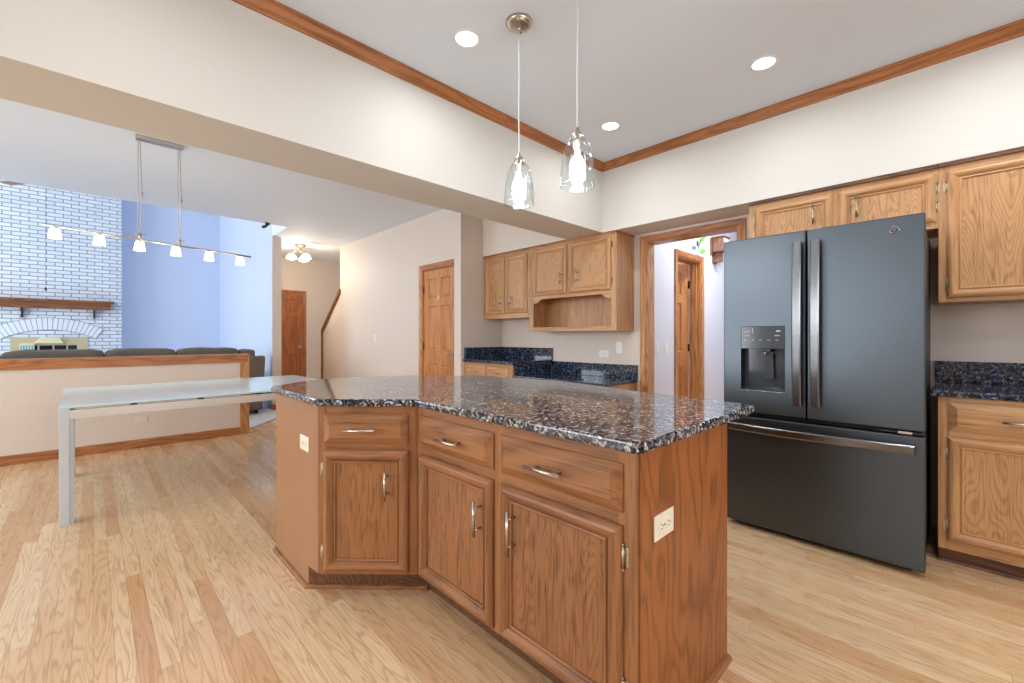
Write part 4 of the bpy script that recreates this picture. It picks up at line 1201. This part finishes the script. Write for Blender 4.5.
# ------------------------------------------------------------------ fireplace
FY = 11.22; FXR = .39; FXL = -2.35; FXC = -.80
t = thing('fireplace', 'white painted brick fireplace wall with arch and wooden mantel', 'fireplace', (FXC, FY, 0))
lx = lambda x: x - FXC
A_Z = 1.0
bx0, bx1, bz1 = -1.014, -.075, 1.168      # surround opening
mb = MB()
# chimney breast with firebox hole
for a, b, c, d in [(FXL, bx0 + .03, 0, 5.2), (bx1 - .03, FXR, 0, 5.2), (bx0 + .03, bx1 - .03, bz1 - .03, 5.2), (bx0 + .03, bx1 - .03, 0, .45)]:
    mb.box((lx(a), 0, c), (lx(b), YF - FY - .002, d))
mb.build('brick_face', 'brick', t)
# arch of upright bricks
acx, acz, r0, r1, half = -.55, .195, 1.105, 1.31, R(31.5)
mb = MB(); nb = 21
for i in range(nb):
    a0 = PI / 2 + half - (2 * half) * (i + .06) / nb; a1 = PI / 2 + half - (2 * half) * (i + .94) / nb
    pts = [(acx + r * math.cos(a), acz + r * math.sin(a)) for r, a in ((r0, a0), (r0, a1), (r1, a1), (r1, a0))]
    mb.prism([(lx(x), z) for x, z in pts], -.018, .001, f=lambda u, v, w: (u, w, v))
arch = mb.build('brick_arch', plain('arch_brick', srgb(222, 230, 238), .6), t)
mb = MB()
pts = [(acx + (r0 - .008) * math.cos(a), acz + (r0 - .008) * math.sin(a)) for a in [PI / 2 + half * 1.0 - 2 * half * i / 30 for i in range(31)]]
pts2 = [(acx + (r1 + .008) * math.cos(a), acz + (r1 + .008) * math.sin(a)) for a in [PI / 2 + half * 1.0 - 2 * half * i / 30 for i in range(31)]]
mb.prism([(lx(x), z) for x, z in pts + pts2[::-1]], -.006, .0005, f=lambda u, v, w: (u, w, v)); mb.build('arch_mortar', plain('arch_mortar', srgb(118, 124, 134), .8), t)
# mantel shelf with dentils
mb = MB()
mx0, mx1 = -2.1, .285
mz = 1.675
mprof = [(0, 0), (.10, 0), (.11, .012), (.12, .03), (.125, .06), (.15, .085), (.17, .12), (.19, .125), (.19, .155), (0, .155)]
mb.prism(mprof, lx(mx0), lx(mx1 - .05), f=lambda u, v, w: (w, -u, mz + v))
mb.box((lx(mx0 - .02), -.205, mz + .125), (lx(mx1), -.0005, mz + .157), bev=.004)
x = mx0 + .02
while x < mx1 - .08:
    mb.box((lx(x), -.137, mz + .062), (lx(x + .018), -.12, mz + .08)); x += .036
mb.build('mantel', 'mantel', t)
for x in (-.88, .01):
    q = MB(); q.prism([(0, -.17), (-.03, -.17), (-.10, -.01), (-.10, 0), (0, 0)], lx(x) - .012, lx(x) + .012, f=lambda u, v, w: (w, u, mz + v)); q.build('mantel_bracket', 'slot', t)
# brass surround with hood and glass doors
mb = MB()
mb.box((lx(bx0), -.02, bz1 - .14), (lx(bx1), .0, bz1)); mb.box((lx(bx0), -.02, .40), (lx(bx0 + .12), 0, bz1 - .14)); mb.box((lx(bx1 - .12), -.02, .40), (lx(bx1), 0, bz1 - .14))
mb.build('surround', 'brassy', t)
mb = MB()
hxc = -.548
q0 = [(hxc - .20, -.0205, 1.06), (hxc - .165, -.13, 1.058), (hxc + .165, -.13, 1.058), (hxc + .20, -.0205, 1.06)]
q1 = [(hxc - .115, -.022, 1.165), (hxc - .105, -.05, 1.166), (hxc + .105, -.05, 1.166), (hxc + .115, -.022, 1.165)]
for i in range(3): mb.quad([(lx(p[0]), p[1], p[2]) for p in (q0[i], q0[i + 1], q1[i + 1], q1[i])])
mb.quad([(lx(p[0]), p[1], p[2]) for p in q1]); mb.quad([(lx(p[0]), p[1], p[2]) for p in q0])
mb.build('hood', 'brassy_lt', t)
mb = MB(); mb.box((lx(bx0 + .12), -.012, .42), (lx(bx1 - .12), .05, 1.045)); gd = mb.build('glass_door', 'firebox', t)
mb = MB()
for x in (bx0 + .12, -.70, -.52, -.35, bx1 - .14): mb.box((lx(x), -.02, .42), (lx(x + .02), -.012, 1.045))
mb.box((lx(bx0 + .12), -.022, 1.02), (lx(bx1 - .12), -.012, 1.055)); mb.build('door_frame', 'brassy', gd)
mb = MB(); mb.box((lx(-.91), -.05, .95), (lx(-.735), -.0225, 1.06), bev=.004)
bxl = mb.build('heat_vent', 'brassy_lt', t)
mb = MB()
for i in range(5): mb.box((lx(-.90 + i * .033), -.053, .952), (lx(-.882 + i * .033), -.049, 1.025))
mb.build('louvre', 'louvre', bxl)
mb = MB(); mb.box((lx(FXL), -.45, .02), (lx(FXR), -.001, .40), bev=.01); mb.build('hearth', 'brick', t)

# pull chain in front of the bricks and the end of a ceiling fan blade above it
t = thing('ceiling_fan', 'brown bladed ceiling fan with a long pull chain before the white bricks', 'ceiling fan', (-.50, 8.9, 5.2))
BZ = 3.358 - 5.2
mb = MB(); mb.tube([(0, 0, 0), (0, 0, BZ + .14)], .012, 10); mb.lathe([(.001, 0), (.07, 0), (.06, -.05), (.001, -.06)], n=20); mb.build('downrod', 'brass', t)
mb = MB(); mb.lathe([(.001, .15), (.09, .13), (.12, .05), (.10, -.02), (.05, -.05), (.001, -.06)], (0, 0, BZ), 24); mb.build('motor', 'brass', t)
for k in range(3):
    a = R(127 + 120 * k); mb = MB()
    u = Vector((math.cos(a), math.sin(a), 0)); w_ = Vector((-math.sin(a), math.cos(a), 0))
    pts = [u * .09 + w_ * .03, u * .2 + w_ * .06, u * .66 + w_ * .075, u * .69, u * .66 - w_ * .075, u * .2 - w_ * .06, u * .09 - w_ * .03]
    mb.prism([(p.x, p.y) for p in pts], BZ - .008, BZ + .002); mb.build('blade', 'mantel', t)
mb = MB(); mb.tube([(.02, 0, BZ - .055), (.02, 0, 1.87 - 5.2)], .0016, 6); mb.lathe([(.001, .02), (.012, .0), (.012, -.02), (.001, -.035)], (.02, 0, 1.85 - 5.2), 10); mb.build('pull_chain', 'slot', t)
mb = MB(); mb.tube([(0, 0, 0), (0, 0, -.03)], .03, 14); mb.tube([(0, 0, -.02), (-.03, -.02, -.06), (-.07, -.03, -.075)], [.016, .018, .022], 10)
tag(mb.build('ceiling_spotlight', 'slot', None, (1.77, 6.80, CZ)), 'small dark spotlight under the ceiling edge in front of the blue wall', 'spotlight')
